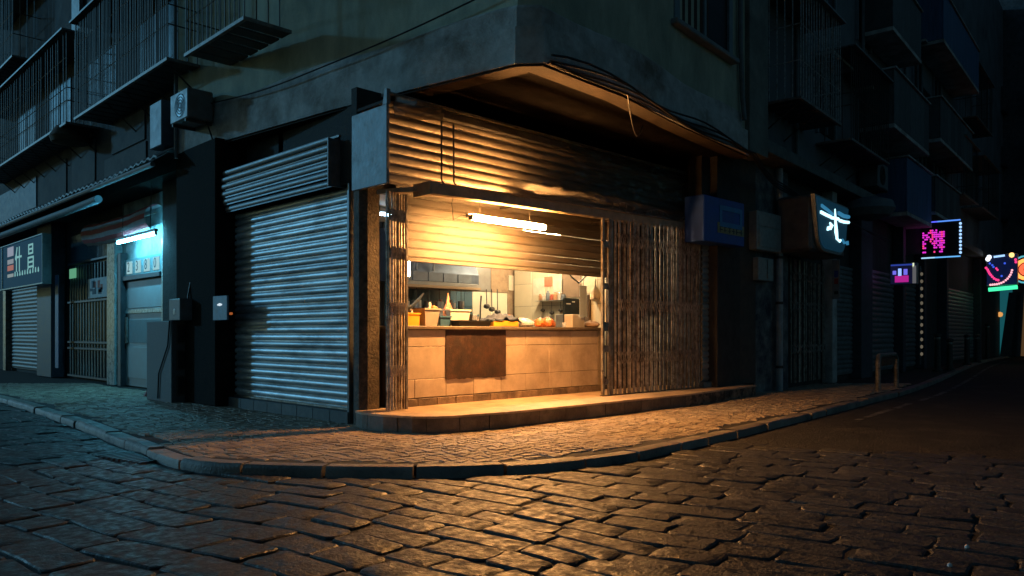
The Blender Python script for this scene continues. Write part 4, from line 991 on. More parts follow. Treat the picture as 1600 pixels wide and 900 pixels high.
# cyan tube over the door
c0, cz0 = lp(243, 367, -.12); c1, cz1 = lp(184, 378, -.12); czm = (cz0 + cz1) / 2
t = Thing('cyan_tube_light', 'cold cyan fluorescent tube over the left shop door', 'lamp', FL.P((c0 + c1) / 2, -.12, czm))
mb = MB(FL); mb.tube([(c0, -.12, czm), (c1, -.12, czm)], .028, 10); t.part('tube', mb, emit('cyan tube glow', (.14, .68, 1.0), 155), smooth=True)
mb = MB(FL); mb.box(c0 - .05, c1 + .05, -.155, -.085, czm + .045, czm + .11, .006); t.part('batten', mb, m_white_iron)
for s_ in (c0 - .03, c1):
    mb = MB(FL); mb.box(s_, s_ + .03, -.145, -.095, czm - .03, czm + .05, .004); t.part('end_cap', mb, m_white_iron)
for s_ in (c0 + .3, c1 - .3):
    mb = MB(FL); mb.tube([(s_, -.12, czm + .11), (s_, -.15, 4.46)], .008, 5); t.part('hanger', mb, m_iron)
# striped awning, rolled up in front of the door
A0, A1 = lp(216, 350, -.05)[0], lp(118, 360, -.05)[0]; az = lp(216, 367, -.05)[1] + .12
t = Thing('striped_awning', 'half-rolled red and white striped awning over the left shop', 'awning', FL.P((A0 + A1) / 2, .2, az))
pf = []
for k in range(11):
    an = math.radians(-70 + 21 * k); pf.append((-.44 + .26 * math.cos(an), az + .30 + .30 * math.sin(an)))
for k in range(10):
    mb = MB(FL); mb.strip([pf[k], pf[k + 1]], A0, A1, 12, lambda s, d, z: (s, d + .015 * math.sin(s * 3), z - .10 * math.sin((s - A0) / (A1 - A0) * math.pi) * .6 + .008 * math.sin(s * 7)))
    t.part('stripe', mb, mat('red awning canvas', (.4, .07, .075), .8, var=.2) if k % 2 else mat('pale awning canvas', (.34, .31, .32), .8, var=.2), smooth=True)
mb = MB(FL); mb.tube([(A0 - .35, -.3, az + .36), (A1, -.3, az + .3)], .02, 6); t.part('roller_bar', mb, m_rail)
# transom glass and grille window left of the door
g0, g1 = lp(174)[0], lp(107)[0]
t = Thing('grille_window', 'barred shop window with posters left of the door', 'window', FL.P((g0 + g1) / 2, LW, 0))
mb = MB(FL); mb.box(g0, g1, LW - .1, LW - .06, .1, 4.0); t.part('glass', mb, mat('dirty shop glass', (.05, .08, .09), .2, var=.4, scale=4, bump=.02, stretch=(3, 3, .5)))
for zz in (lp(140, 407)[1], lp(140, 470)[1], lp(140, 535)[1], lp(140, 545)[1], .1):
    mb = MB(FL); mb.box(g0, g1, LW - .06, LW + .03, zz - .03, zz + .03, .006); t.part('rail', mb, m_lframe)
nbar = 15
for k in range(nbar):
    s_ = g0 + (g1 - g0) * (k + .5) / nbar
    mb = MB(FL); mb.box(s_ - .03, s_ + .03, LW - .05, LW - .01, .13, lp(140, 412)[1], .006); t.part('bar', mb, mat('pale grille bar', (.16, .2, .2), .4, metal=.3, var=.3))
mb = MB(FL); mb.box(lp(122, 430)[0], lp(112, 430)[0], LW + .04, LW + .06, lp(117, 435)[1], lp(117, 420)[1], .004); t.part('green_notice', mb, emit('green notice', (.30, .95, .55), .35))
p0, p1 = lp(172, 450)[0], lp(140, 450)[0]; pz0, pz1 = lp(156, 465)[1], lp(156, 434)[1]
mb = MB(FL); mb.box(p0, p1, LW + .035, LW + .045, pz0, pz1, .003); po = t.part('poster', mb, mat('pale poster', (.5, .58, .6), .6, var=.1))
pq = random.Random(3)
for k in range(9):
    a = p0 + .1 + (p1 - p0 - .3) * pq.random(); z_ = pz0 + .08 + (pz1 - pz0 - .3) * pq.random()
    mb = MB(FL); mb.box(a, a + pq.uniform(.1, .3), LW + .0455, LW + .048, z_, z_ + pq.uniform(.05, .2)); t.part('print_patch', mb, mat('poster ink', (.06, .12, .16), .7, bump=0) if k % 4 else mat('poster red ink', (.4, .09, .05), .7, bump=0), po)
# far shutter and lit signboard at the left edge
t = Thing('dark_shutter', 'dark roller shutter under the signboard at the left edge', 'shutter', FL.P(lp(45)[0], LW, 0))
shutter(t, FL, lp(70)[0], lp(8)[0], LW - .05, .1, 2.9, .12, .025, m_shutD, .002, 5)
mb = MB(FL); mb.box(lp(15)[0], lp(11)[0], LW - .05, LW + .12, 0, 2.9); t.part('guide_rail', mb, m_rail)
mb = MB(FL); mb.box(lp(76)[0], lp(70)[0] - .0, LW - .05, LW + .16, 0, 2.9); t.part('guide_post', mb, mat('blue grey post', (.09, .12, .16), .5))
x0, zb_ = lp(66, 441, .3); x1, _ = lp(3, 441, .3); zt2 = lp(66, 366, .3)[1]
t = Thing('signboard', 'dim navy signboard with pale characters at the left edge', 'sign', FL.P((x0 + x1) / 2, .2, zb_))
mb = MB(FL); mb.box(x0, x1 + .6, .1, .28, zb_, zt2, .01); t.part('box', mb, emit('navy sign face', (.006, .04, .085), .5))
for (a, b_, c, e) in ((x0 - .03, x1 + .3, zb_ - .04, zb_), (x0 - .03, x1 + .3, zt2, zt2 + .03), (x1 - .05, x1 + .0, zb_, zt2), (x0 - .03, x0, zb_, zt2)):
    mb = MB(FL); mb.box(a, b_, .09, .31, c, e, .004); t.part('frame', mb, mat('pale sign frame', (.3, .4, .42), .4, metal=.3))
m_sg = emit('pale sign letter', (.32, .72, .72), .55)
wS = x1 - x0
for ch, f in (('什', .66), ('昌', .36)):
    mb = MB(); glyph(mb, ch, FL.P(x0 + wS * f, .285, zb_ + .5), Vector((0, -1, 0)), .62 * (zt2 - zb_), .006); t.part('character', mb, m_sg)
for k, (c, z_, h_) in enumerate((((.55, .6, .75), .95, .28), ((.5, .55, .6), .72, .14), ((.75, .28, .22), .52, .16), ((.5, .6, .6), .32, .1))):
    mb = MB(FL); mb.box(x0 + wS * .70, x0 + wS * .86, .281, .287, zb_ + z_, zb_ + z_ + h_, .003); t.part('picture_patch', mb, emit('sign picture %d' % k, c, .42))
sq = random.Random(9)
for k in range(10):
    a = x0 + wS * (.1 + .062 * k); mb = MB(FL); mb.lathe((a, .284, zb_ + .3), [(.0, 0), (.06 + .03 * sq.random(), .03), (.05, .1 + .06 * sq.random()), (.0, .16)], 6, .05); t.part('small_character', mb, m_sg)
# corrugated awning edge and rolled blind below the upper floor
t = Thing('corrugated_awning', 'rusted corrugated awning strip below the left balconies', 'awning', FL.P(14, .4, 4.6))
w0 = lp(250, 258, .6)[0]; w1 = 26
mb = MB(FL); mb.strip([(.02, 4.86), (.3, 4.72), (.66, 4.5), (.67, 4.46)], w0, w1, 260, lambda s, d, z: (s, d, z + .03 * math.sin(s * 21) * (d + .2) + .02 * math.sin(s * 1.3)))
t.part('sheet', mb, mat('rusted corrugated sheet', (.15, .15, .145), .55, metal=.3, var=.45, scale=6, bump=.3, dirt=(.07, .05, .04), dscale=3), smooth=True)
mb = MB(FL); mb.tube([(w0 + .3, .62, 4.4), (w1, .62, 4.43)], .05, 8); t.part('edge_pipe', mb, m_galv, smooth=True)
b0 = lp(150, 312, .55)[0]
mb = MB(FL); mb.tube([(b0, .5, 4.2), (b0 + 2, .53, 4.17), (26, .55, 4.22)], .085, 12); solo('rolled_blind', mb, mat('blue grey canvas roll', (.2, .27, .3), .7, var=.25), 'rolled blue-grey blind hanging under the corrugated awning', 'blind', smooth=True)
# cages
def cage(name, label, fr, s0, s1, d0, d1, z0, z1, n, rails, seed, m=m_iron, floor=True, ns=4, brk=True):
    r_ = random.Random(seed); th = Thing(name, label, 'cage', fr.P((s0 + s1) / 2, d0, z0))
    b = MB(); b.box(-.008, .008, -.008, .008, 0, z1 - z0); me = b.mesh('bar', Vector((0, 0, 0))); me.materials.append(m)
    for k in range(n + 1):
        if r_.random() < .04: continue
        th.inst('bar', me, fr.P(s0 + (s1 - s0) * k / n, d1, z0), rot=(r_.uniform(-.004, .004), r_.uniform(-.006, .006), 0))
    for k in range(1, ns):
        for s_ in (s0, s1): th.inst('bar', me, fr.P(s_, d0 + (d1 - d0) * k / ns, z0))
    for zz in rails:
        b = MB(fr); b.tube([(s0, d0, zz), (s0, d1, zz), (s1, d1, zz), (s1, d0, zz)], .013, 4); th.part('rail', b, m)
    b = MB(fr); b.box(s0 - .03, s1 + .03, d1 - .03, d1 + .03, z0 - .06, z0 - .0, .004); th.part('edge_angle', b, m_white_iron)
    b = MB(fr); b.box(s0 - .03, s0 + .0, d0, d1 - .03, z0 - .05, z0 - .0); th.part('edge_angle', b, m_white_iron)
    if floor:
        k = int((s1 - s0) / .35)
        for i in range(k):
            b = MB(fr); a = s0 + (s1 - s0) * i / k; b.box(a + .01, a + (s1 - s0) / k * .8, d0, d1 - .035, z0 - .045, z0 - .015); th.part('floor_slat', b, m_iron)
    b = MB(fr); b.box(s0 - .05, s1 + .05, d0, d1 + .12, z1, z1 + .04); th.part('roof_sheet', b, m_shutD)
    if brk:
        for s_ in [s0 + .2 + i * 1.1 for i in range(max(1, int((s1 - s0) / 1.1)))]:
            b = MB(fr); b.tube([(s_, d0, z0 - .55), (s_, d1 - .1, z0 - .06)], .016, 5); th.part('bracket', b, m_iron)
    return th
def cz_(px, py, d): return FL.px(px, py, d)
a0, za_ = cz_(262, 97, .7); a1, zb_ = cz_(118, 178, .7)
cage('balcony_cage', 'long iron balcony cage with broken bars left of the corner', FL, a0, a1, .0, .7, (za_ + zb_) / 2, (za_ + zb_) / 2 + 2.1, 62, [(za_ + zb_) / 2 + k for k in (.6, .95, 1.6)], 2)
c0_, zc_ = cz_(104, 190, .7)
cage('balcony_cage', 'far iron balcony cage at the left edge of the street', FL, c0_, 20.5, .0, .7, zc_, zc_ + 2.1, 44, [zc_ + k for k in (.5, .8, 1.5)], 3)
e0, ze_ = cz_(382, 30, .75); e1, ze2 = cz_(291, 80, .75)
cage('balcony_cage', 'short pale-edged balcony cage above the green wall', FL, e0, e1, .0, .75, (ze_ + ze2) / 2, (ze_ + ze2) / 2 + 2.2, 13, [(ze_ + ze2) / 2 + k for k in (.55, 1.2)], 4, brk=False)
cage('balcony_cage', 'topmost balcony cage at the upper left corner', FL, lp(20, 60, .7)[0], 20, .0, .7, 9.0, 11, 40, [9.6, 10.2], 5)
# air conditioners
def ac(name, label, fr, s0, s1, d0, d1, z0, z1, group='air conditioners'):
    th = Thing(name, label, 'air conditioner', fr.P((s0 + s1) / 2, d0, z0), group=group)
    b = MB(fr); b.box(s0, s1, d0, d1, z0, z1, .02); th.part('casing', b, m_ac)
    cx_, cz2, rr_ = s0 + (s1 - s0) * .42, (z0 + z1) / 2, (z1 - z0) * .38
    for q in range(4):
        b = MB(fr); rq = rr_ * (q + 1) / 4; b.tube([(cx_ + rq * math.cos(k * math.pi / 10), d1 + .01, cz2 + rq * math.sin(k * math.pi / 10)) for k in range(21)], .006, 4, False); th.part('fan_guard', b, m_iron)
    b = MB(fr); b.lathe((cx_, d1 + .001, cz2 - .0), [(.0, 0)] * 2, 3) if False else b.add([(cx_ + rr_ * 1.03 * math.cos(k * math.pi / 10), d1 + .002, cz2 + rr_ * 1.03 * math.sin(k * math.pi / 10)) for k in range(20)], [tuple(range(20))]); th.part('fan_opening', b, m_black)
    for s_ in (s0 + .1, s1 - .1):
        b = MB(fr); b.box(s_ - .02, s_ + .02, d0 - .2, d1, z0 - .05, z0 - .002); th.part('bracket', b, m_iron)
    b = MB(fr); b.tube([(s0 + .05, d0 + .1, z0), (s0 + .03, d0 + .02, z0 - .25), (s0 - .05, d0 - .05, z0 - .6)], .014, 5); th.part('hose', b, m_cable)
    return th
s_, z_ = cz_(293, 188, .6); s2, _ = cz_(266, 188, .6)
ac('air_conditioner', 'pale boxy air conditioner on the wall above the dark pier', FL, s_, s2, .15, .6, z_ + .06, z_ + .58)
s_, z_ = cz_(252, 226, .5); s2, _ = cz_(234, 226, .5)
mb = MB(FL); mb.box(s_, s2, .03, .5, z_, z_ + .85, .015); solo('wall_cabinet', mb, mat('blue-grey sheet metal', (.08, .125, .17), .5, var=.25), 'tall blue-grey metal box fixed under the long balcony cage', 'box')
mb = MB(FL); mb.lathe((lp(106, 210, .5)[0], .45, 5.75), [(.05, 0), (.4, .08), (.45, .2), (.3, .45), (.1, .5)], 12); solo('hanging_basin', mb, mat('brown hanging bundle', (.1, .065, .04), .8, var=.4), 'round brown bundle hung under the long balcony cage', 'bundle', smooth=True)
# pipes down the pier and wall
mb = MB(FL); mb.tube([(5.6, .32, 4.5), (5.6, .32, 9), (5.55, .1, 9.4)], .04, 8); solo('wall_pipe', mb, m_pipe, 'thin grey pipe running up beside the air conditioner', 'pipe', smooth=True)
# utility cabinet with junction box
q = ground(230, 626, 0); qd = 0.5
cS0, _ = FL.px(268, 600, qd); cS1, _ = FL.px(229, 600, qd); ctop = FL.px(268, 501, qd)[1]; dR, _ = FL.pxs(300, 560, cS0)
t = Thing('utility_cabinet', 'tall dark utility cabinet standing on the pavement by the pier', 'cabinet', FL.P((cS0 + cS1) / 2, .2, 0))
mb = MB(FL); mb.box(cS0, cS1, min(dR, .1), qd, -.01, ctop, .015); t.part('body', mb, mat('speckled grey cabinet', (.085, .095, .10), .6, var=.3, scale=30, bump=.4, bscale=80))
hgt = ctop / 3
for k in range(3):
    mb = MB(FL); d0_, d1_ = min(dR, .1) + .08, qd - .08; z0_ = .12 + k * hgt * .95
    mb.box(cS0 - .012, cS0 - .001, d0_, d1_, z0_, z0_ + hgt * .75, .004); pn = t.part('door_panel', mb, m_black)
    for (u0, u1, v0, v1) in ((d0_, d1_, z0_, z0_ + .03), (d0_, d1_, z0_ + hgt * .75 - .03, z0_ + hgt * .75), (d0_, d0_ + .03, z0_ + .031, z0_ + hgt * .75 - .031), (d1_ - .03, d1_, z0_ + .031, z0_ + hgt * .75 - .031)):
        mb = MB(FL); mb.box(cS0 - .02, cS0 - .0125, u0, u1, v0, v1); t.part('panel_rim', mb, mat('brown rim', (.07, .06, .05), .6), pn)
mb = MB(FL); mb.tube([(cS0 + .05, qd + .015, ctop), (cS0 + .12, qd + .02, ctop * .7), (cS0 + .55, qd + .02, ctop * .35), (cS0 + .6, qd + .02, .05)], .014, 6); t.part('cable', mb, m_cable, smooth=True)
jS0, jz0 = FL.px(281, 501, qd - .02); jS1, _ = FL.px(264, 501, qd - .02); jz1 = FL.px(281, 466, qd - .02)[1]
t = Thing('junction_box', 'grey junction box on top of the utility cabinet', 'box', FL.P((jS0 + jS1) / 2, .2, ctop))
mb = MB(FL); mb.box(jS0, jS1, .08, qd - .02, ctop + .002, jz1, .012); t.part('body', mb, m_ac)
mb = MB(FL); mb.lathe(((jS0 + jS1) / 2, qd - .018, (ctop + jz1) / 2 - .1), [(.0, 0), (.05, .02), (.05, .1), (.0, .12)], 8, .1); t.part('sticker', mb, m_whitep)
mb = MB(FL); mb.tube([(jS0 + .1, .3, jz1), (jS0 + .1, .25, jz1 + .3), (jS0 + .0, .1, jz1 + .45), (jS0 - .3, .05, jz1 + .5)], .014, 6); t.part('conduit', mb, m_cable, smooth=True)
# notice box on the pier
nS0, nz0_ = FL.px(355, 500, .28); nS1, nz1_ = FL.px(333, 463, .28)
t = Thing('notice_box', 'small blue-lit notice box on the dark pier by the shutter', 'notice', FL.P(nS0, .27, nz0_))
mb = MB(FL); mb.box(nS0, nS1, .255, .285, nz0_, nz1_, .006); t.part('box', mb, mat('pale blue notice', (.16, .3, .42), .5, var=.3, scale=10, bump=.1))
mb = MB(FL); mb.lathe(((nS0 + nS1) / 2, .288, nz0_ + (nz1_ - nz0_) * .58), [(.0, 0), (.09, .012), (.1, .03), (.0, .05)], 10, .08); t.part('logo', mb, emit('small white lamp spot', (.75, .9, 1), .9))
oS, oz = FL.px(360, 490, .28)
mb = MB(FL); mb.box(oS - .05, oS + .03, .262, .285, oz - .02, oz + .02, .005); solo('indicator', mb, emit('orange indicator', (1, .25, .05), .35), 'tiny orange indicator beside the notice box', 'indicator')
# red cloth scrap at the cabinet foot
g = ground(238, 618, 0)
mb = MB(); N_ = 8
for i in range(N_): 
    pass
mb.lathe((g.x - .05, g.y - .1, -.002), [(.16, 0), (.14, .05), (.08, .13), (.03, .2)], 9, .7); solo('red_bag', mb, mat('red plastic scrap', (.25, .03, .02), .5, var=.4, scale=20, bump=.6), 'crumpled red plastic bag at the foot of the utility cabinet', 'bag', smooth=True)
# gutter grate at the left kerb
gp = [ground(x, y, ROADZ + .04) for x, y in ((165, 716), (250, 712))]
gc = (gp[0] + gp[1]) / 2
t = Thing('drain_grate', 'iron drain grate in the gutter by the left kerb', 'drain', (gc.x, gc.y, ROADZ), math.radians(-78))
for k in range(9):
    mb = MB(); c_ = Vector((gc.x, gc.y, 0)); xa = Vector((math.cos(math.radians(-78)), math.sin(math.radians(-78)), 0)); ya = Vector((-xa.y, xa.x, 0)); o_ = c_ + xa * (-.4 + .1 * k)
    pts = [o_ + ya * e + xa * f for e, f in ((-.2, 0), (.2, 0), (.2, .055), (-.2, .055))]
    mb.add([(p_.x, p_.y, ROADZ + .02) for p_ in pts] + [(p_.x, p_.y, ROADZ + .05) for p_ in pts], [(3, 2, 1, 0), (4, 5, 6, 7), (0, 1, 5, 4), (1, 2, 6, 5), (2, 3, 7, 6), (3, 0, 4, 7)]); t.part('grate_bar', mb, mat('wet iron', (.06, .065, .07), .5, metal=.6, var=.2))

# ================================================================== RIGHT ROW
rb = Thing('right_tenement', 'dark tenement row with balconies along the right street', 'building', FB.P(8, -2, 0))
mb = MB(FB); mb.box(-1.9, 36.5, -5, -.12, -.05, 4.9); rb.part('ground_wall', mb, m_darkwall)
mb = MB(FB); mb.box(-1.75, 36.5, -4, .02, 5.18, 20); rb.part('upper_wall', mb, mat('dark upper wall', (.17, .185, .2), .85, var=.4, scale=2, bump=.4, dirt=(.07, .07, .08), dscale=1))
mb = MB(FB); mb.box(-1.8, 36.5, -.5, .45, 4.92, 5.17, .01); rb.part('slab_edge', mb, mat('mossy slab', (.14, .15, .14), .85, var=.4, scale=4, bump=.5))
# small closed shutter beside the lattice gate
d2 = .97
s0, _ = FR.px(1099, 500, d2); s1, zb_ = FR.px(1149, 592, d2)
t = Thing('small_shutter', 'narrow dark roller shutter under the blue sign', 'shutter', FR.P((s0 + s1) / 2, d2, STEPZ))
shutter(t, FR, s0, s1, d2 - .04, zb_, 3.1, .115, .024, mat('green grey slat', (.3, .33, .32), .45, metal=.3, var=.3, rand=.2), .002, 6)
mb = MB(FR); mb.box(s0 - .05, s1 + .06, d2 - .2, d2 + .04, STEPZ, zb_ - .01, .008); t.part('sill', mb, mat('grey sill', (.2, .2, .19), .7, var=.3, bump=.3))
p0_, _ = FR.px(1152, 500, d2); p1_, _ = FR.px(1174, 500, d2)
mb = MB(FR); mb.box(p0_, p1_ + .1, d2 - .3, d2 + .05, STEPZ, 4.9, .012); rb.part('pier', mb, mat('brown pier', (.07, .055, .042), .75, var=.4, scale=6, bump=.4))
mb = MB(FR); mb.box(s0 - .06, s1 + .07, d2 - .3, d2 + .0, 3.1, 4.9); rb.part('shutter_lintel', mb, m_darkwall)
# blue box sign
dB = 1.35
s0, zt_ = FR.px(1100, 303, dB); s1, zb_ = FR.px(1163, 386, dB); zt_ = FR.px(1163, 320, dB)[1]
t = Thing('blue_sign', 'deep blue box sign with yellow lettering strip above the narrow shutter', 'sign', FR.P((s0 + s1) / 2, dB - .2, zb_))
mb = MB(FR); mb.box(s0, s1, dB - .42, dB, zb_, zt_ + .02, .015); t.part('box', mb, m_blue)
sa, z1_ = FR.px(1124, 320, dB); sb, z0_ = FR.px(1159, 360, dB); w_ = .09
for (a, b_, c, e) in ((sa, sb, z1_ - w_, z1_), (sa, sb, z0_, z0_ + w_), (sa, sa + w_, z0_ + w_, z1_ - w_), (sb - w_, sb, z0_ + w_, z1_ - w_)):
    mb = MB(FR); mb.box(a, b_, dB + .001, dB + .012, c, e); t.part('square_border', mb, m_lblue)
sa, z1_ = FR.px(1121, 357, dB); sb, z0_ = FR.px(1162, 372, dB)
mb = MB(FR); mb.box(sa, sb, dB + .001, dB + .008, z0_ + .02, z0_ + .22); stp = t.part('lettering_strip', mb, m_yellow)
lr = random.Random(13)
for k in range(6):
    a = sa + .06 + (sb - sa - .1) * k / 6; wl = (sb - sa) / 8.5
    for q_ in range(3):
        mb = MB(FR); 
        if q_ < 2: mb.box(a + lr.random() * .02, a + wl, dB + .0085, dB + .011, z0_ + .06 + .07 * q_ + lr.random() * .02, z0_ + .085 + .07 * q_ + lr.random() * .02)
        else: xx = a + wl * lr.random() * .7; mb.box(xx, xx + .03, dB + .0085, dB + .0105, z0_ + .04, z0_ + .2)
        t.part('letter_stroke', mb, m_black, stp)
# meter boxes, wall and pipe
dm = 1.1
s0, z1_ = FR.px(1172, 328, dm); s1, z0_ = FR.px(1214, 396, dm); z1_ = FR.px(1214, 338, dm)[1]
mb = MB(FR); mb.box(p1_ + .11, FR.px(1232, 500, .98)[0], d2 - .3, d2 + .0, -.02, 4.9); rb.part('mottled_wall', mb, mat('mottled blue-grey plaster', (.2, .22, .21), .8, var=.5, scale=5, bump=.6, bscale=25, dirt=(.02, .03, .05), dscale=2.2, dthr=.5))
t = Thing('meter_box', 'large grey-green meter box left of the drainpipe', 'box', FR.P((s0 + s1) / 2, dm, z0_))
mb = MB(FR); mb.box(s0 + .1, s1, d2 + .001, dm + .1, z0_, z1_, .012); t.part('body', mb, m_meter)
mb = MB(FR); mb.box(s0 + .17, s1 - .07, dm + .101, dm + .115, z0_ + .07, z0_ + .45, .005); t.part('door', mb, m_meter)
mb = MB(FR); mb.box(s0 + .17, s1 - .07, dm + .101, dm + .112, z0_ + .5, z1_ - .07, .005); t.part('door', mb, m_meter)
s2, za_ = FR.px(1182, 400, dm); s3, zb_ = FR.px(1206, 440, dm)
t = Thing('switch_box', 'smaller grey switch box below the meter box', 'box', FR.P(s2, dm, zb_))
mb = MB(FR); mb.box(s2, s3, d2 + .001, dm + .04, zb_, za_ - .02, .01); t.part('body', mb, m_meter)
mb = MB(FR); mb.tube([((s2 + s3) / 2 + .05, dm + .05, zb_ + .05), ((s2 + s3) / 2 + .05, dm + .05, za_ - .05)], .01, 5); t.part('handle', mb, m_rail)
sp_, _ = FR.px(1218, 500, d2 + .12)
mb = MB(FR); mb.tube([(sp_, d2 + .12, .0), (sp_, d2 + .12, 2.45), (sp_, d2 + .12, 4.88)], .075, 10)
t = Thing('drainpipe', 'fat grey-blue drainpipe standing beside the meter boxes', 'pipe', FR.P(sp_, d2 + .12, 0)); t.part('pipe', mb, mat('blue-grey drainpipe', (.3, .37, .4), .45, var=.3, scale=5, bump=.1), smooth=True)
for zz in (.5, 1.9, 2.9):
    mb = MB(FR); mb.tube([(sp_, d2 + .12, zz), (sp_, d2 + .12, zz + .06)], .085, 10); t.part('clamp', mb, m_iron, smooth=True)
# rounded white-on-blue light box sign
df = .95
s0, _ = FB.px(1277, 350, df); s1, z1_ = FB.px(1326, 327, df); z0_ = FB.px(1305, 392, df)[1]; zt_ = z1_ + .0
t = Thing('rounded_light_box', 'round-bottomed blue light box sign with one white character', 'sign', FB.P((s0 + s1) / 2, .4, z0_))
def rounded(s0, s1, z0, z1, r_, n_=6, taper=.0):
    o_ = [(s0, z1), (s0 + taper, z0 + r_)]
    for k in range(n_ + 1): an = math.pi + math.pi / 2 * k / n_; o_.append((s0 + taper + r_ + r_ * math.cos(an), z0 + r_ + r_ * math.sin(an)))
    for k in range(n_ + 1): an = 1.5 * math.pi + math.pi / 2 * k / n_; o_.append((s1 - taper - r_ + r_ * math.cos(an), z0 + r_ + r_ * math.sin(an)))
    o_ += [(s1, z1)]; return o_
o1 = rounded(s0, s1, z0_, zt_, .45, 6, .18); n_ = len(o1)
mb = MB(FB); mb.add([(a, df - .03, c) for a, c in o1] + [(a, df, c) for a, c in o1], [tuple(range(n_)), tuple(range(n_, 2 * n_))] + [(k, (k + 1) % n_, n_ + (k + 1) % n_, n_ + k) for k in range(n_)])
face = t.part('face', mb, emit('dim blue light face', (.012, .07, .13), .30))
o2 = rounded(s0 - .06, s1 + .06, z0_ - .06, zt_ + .05, .48, 6, .18)
mb = MB(FB); mb.add([(a, df - .12, c) for a, c in o2] + [(a, df - .035, c) for a, c in o2], [tuple(range(n_)), tuple(range(n_, 2 * n_))] + [(k, (k + 1) % n_, n_ + (k + 1) % n_, n_ + k) for k in range(n_)]); t.part('rim', mb, m_meter)
mb = MB(FB); mb.box(s0 - .0, s1 + .12, .05, df - .125, z0_ - .08, zt_ + .06, .06); t.part('casing', mb, mat('dented sign casing', (.10, .105, .105), .5, metal=.3, var=.4, scale=3, bump=.3, bscale=6))
m_neonw = emit('white blue lettering', (.45, .85, 1.0), 2.2); m_neond = emit('dim blue lettering', (.05, .30, .55), .6)
sw = s1 - s0; zh = zt_ - z0_
def stroke(pts, r_, m_, nm='stroke'):
    mb = MB(FB); mb.tube([(s0 + sw * a, df + .015, z0_ + zh * c) for a, c in pts], r_, 6); t.part(nm, mb, m_, face, smooth=True)
stroke([(.08, .70), (.22, .685), (.38, .675)], .035, m_neonw); stroke([(.40, .665), (.52, .68), (.62, .69)], .035, m_neonw); stroke([(.66, .67), (.82, .675), (.97, .70)], .035, m_neonw)
stroke([(.52, .88), (.53, .62), (.54, .40), (.58, .27)], [.012, .03, .05, .03], m_neonw); stroke([(.10, .84), (.3, .79), (.44, .74)], .035, m_neond); stroke([(.62, .82), (.8, .80), (.97, .82)], .045, m_neond)
stroke([(.36, .55), (.40, .50), (.36, .44), (.30, .42), (.28, .38)], [.02, .05, .05, .045, .02], m_neonw); stroke([(.56, .27), (.68, .22), (.70, .26)], .025, m_neonw); stroke([(.76, .28), (.82, .22), (.90, .24)], .03, m_neond); stroke([(.93, .28), (.94, .2)], .03, m_neond)
mb = MB(FB); a_, c_ = FB.px(1255, 358, .97); mb.tube([(s0 - .55, .5, c_ - .05), (s0 - .45, .5, c_ + .1)], .03, 6)
# folding gate right of the pipe
ga, gb = FB.P(FB.px(1234, 500, .0)[0], 0, 0), FB.P(FB.px(1290, 500, .0)[0], 0, 0)
gate('folding_gate', 'rusty narrow lattice gate under the rounded light box', [(ga.x, ga.y), (gb.x, gb.y)], .12, 3.0, 15, [(.9, .2), (1.9, .2), (2.6, .2)], 12, w=.04)
a, _ = FB.px(1291, 500, .0); b_, _ = FB.px(1298, 500, .0)
mb = MB(FB); mb.box(a, b_, -.11, .16, 0, 4.9, .01); rb.part('column', mb, m_fascia)
a2, _ = FB.px(1334, 500, .0)
t = Thing('dark_shutter', 'closed dark shutter behind the hanging banner', 'shutter', FB.P((b_ + a2) / 2, 0, 0)); shutter(t, FB, b_ + .02, a2, -.05, .15, 3.1, .13, .025, m_shutD, .002, 7)
a3, _ = FB.px(1352, 500, .0)
mb = MB(FB); mb.box(a2 + .02, a3, -.11, .2, 0, 4.9, .01); rb.part('column', mb, mat('blue dark column', (.05, .06, .075), .7, var=.4))
# hanging banner
sB_, _ = FB.px(1298, 430, .35); d0_, zt_ = FB.pxs(1300, 406, sB_); d1_, zb_ = FB.pxs(1312, 467, sB_)
t = Thing('hanging_banner', 'narrow hanging banner with blue and red marks', 'banner', FB.P(sB_, d0_, zb_))
mb = MB(FB); mb.box(sB_, sB_ + .02, min(d0_, d1_), max(d0_, d1_), zb_, zt_, .003); t.part('cloth', mb, mat('grey banner', (.3, .3, .31), .7, var=.2))
for (f0, f1, m_) in ((.55, .72, mat('banner blue', (.03, .08, .4), .6, bump=0)), (.38, .52, mat('banner red', (.4, .05, .05), .6, bump=0)), (.12, .2, mat('banner ink', (.05, .05, .05), .6, bump=0))):
    mb = MB(FB); dd0, dd1 = min(d0_, d1_), max(d0_, d1_); mb.box(sB_ - .006, sB_ - .001, dd0 + (dd1 - dd0) * .3, dd0 + (dd1 - dd0) * .8, zb_ + (zt_ - zb_) * f0, zb_ + (zt_ - zb_) * f1); t.part('mark', mb, m_)
# LED sign, projecting
def projecting(name, label, pxl, pxr, yt, yb, dstart, thick, facem, framem=None):
    """box sign standing out from the facade, its face turned down the street towards the corner"""
    s_, _ = FB.px(pxl, yt, dstart); _, zt_ = FB.pxs((pxl + pxr) / 2, yt, s_); _, zb_ = FB.pxs((pxl + pxr) / 2, yb, s_); d1, _ = FB.pxs(pxr, yt, s_)
    th = Thing(name, label, 'sign', FB.P(s_, dstart, zb_))
    b = MB(FB); b.box(s_, s_ + thick, dstart, d1, zb_, zt_, .02); th.part('box', b, framem or m_black)
    b = MB(FB); b.box(s_ - .012, s_ - .001, dstart + .03, d1 - .03, zb_ + .03, zt_ - .03); f_ = th.part('face', b, facem)
    return th, f_, s_, dstart, d1, zb_, zt_
dot = None
def dots(th, par, s_, pts, r_, m_, nm):
    for (d, z) in pts:
        b = MB(FB); b.lathe((s_, d, z - r_), [(.0, 0), (r_ * .75, r_ * .3), (r_, r_), (r_ * .75, r_ * 1.7), (.0, 2 * r_)], 6, 1.0); th.part(nm, b, m_, par)
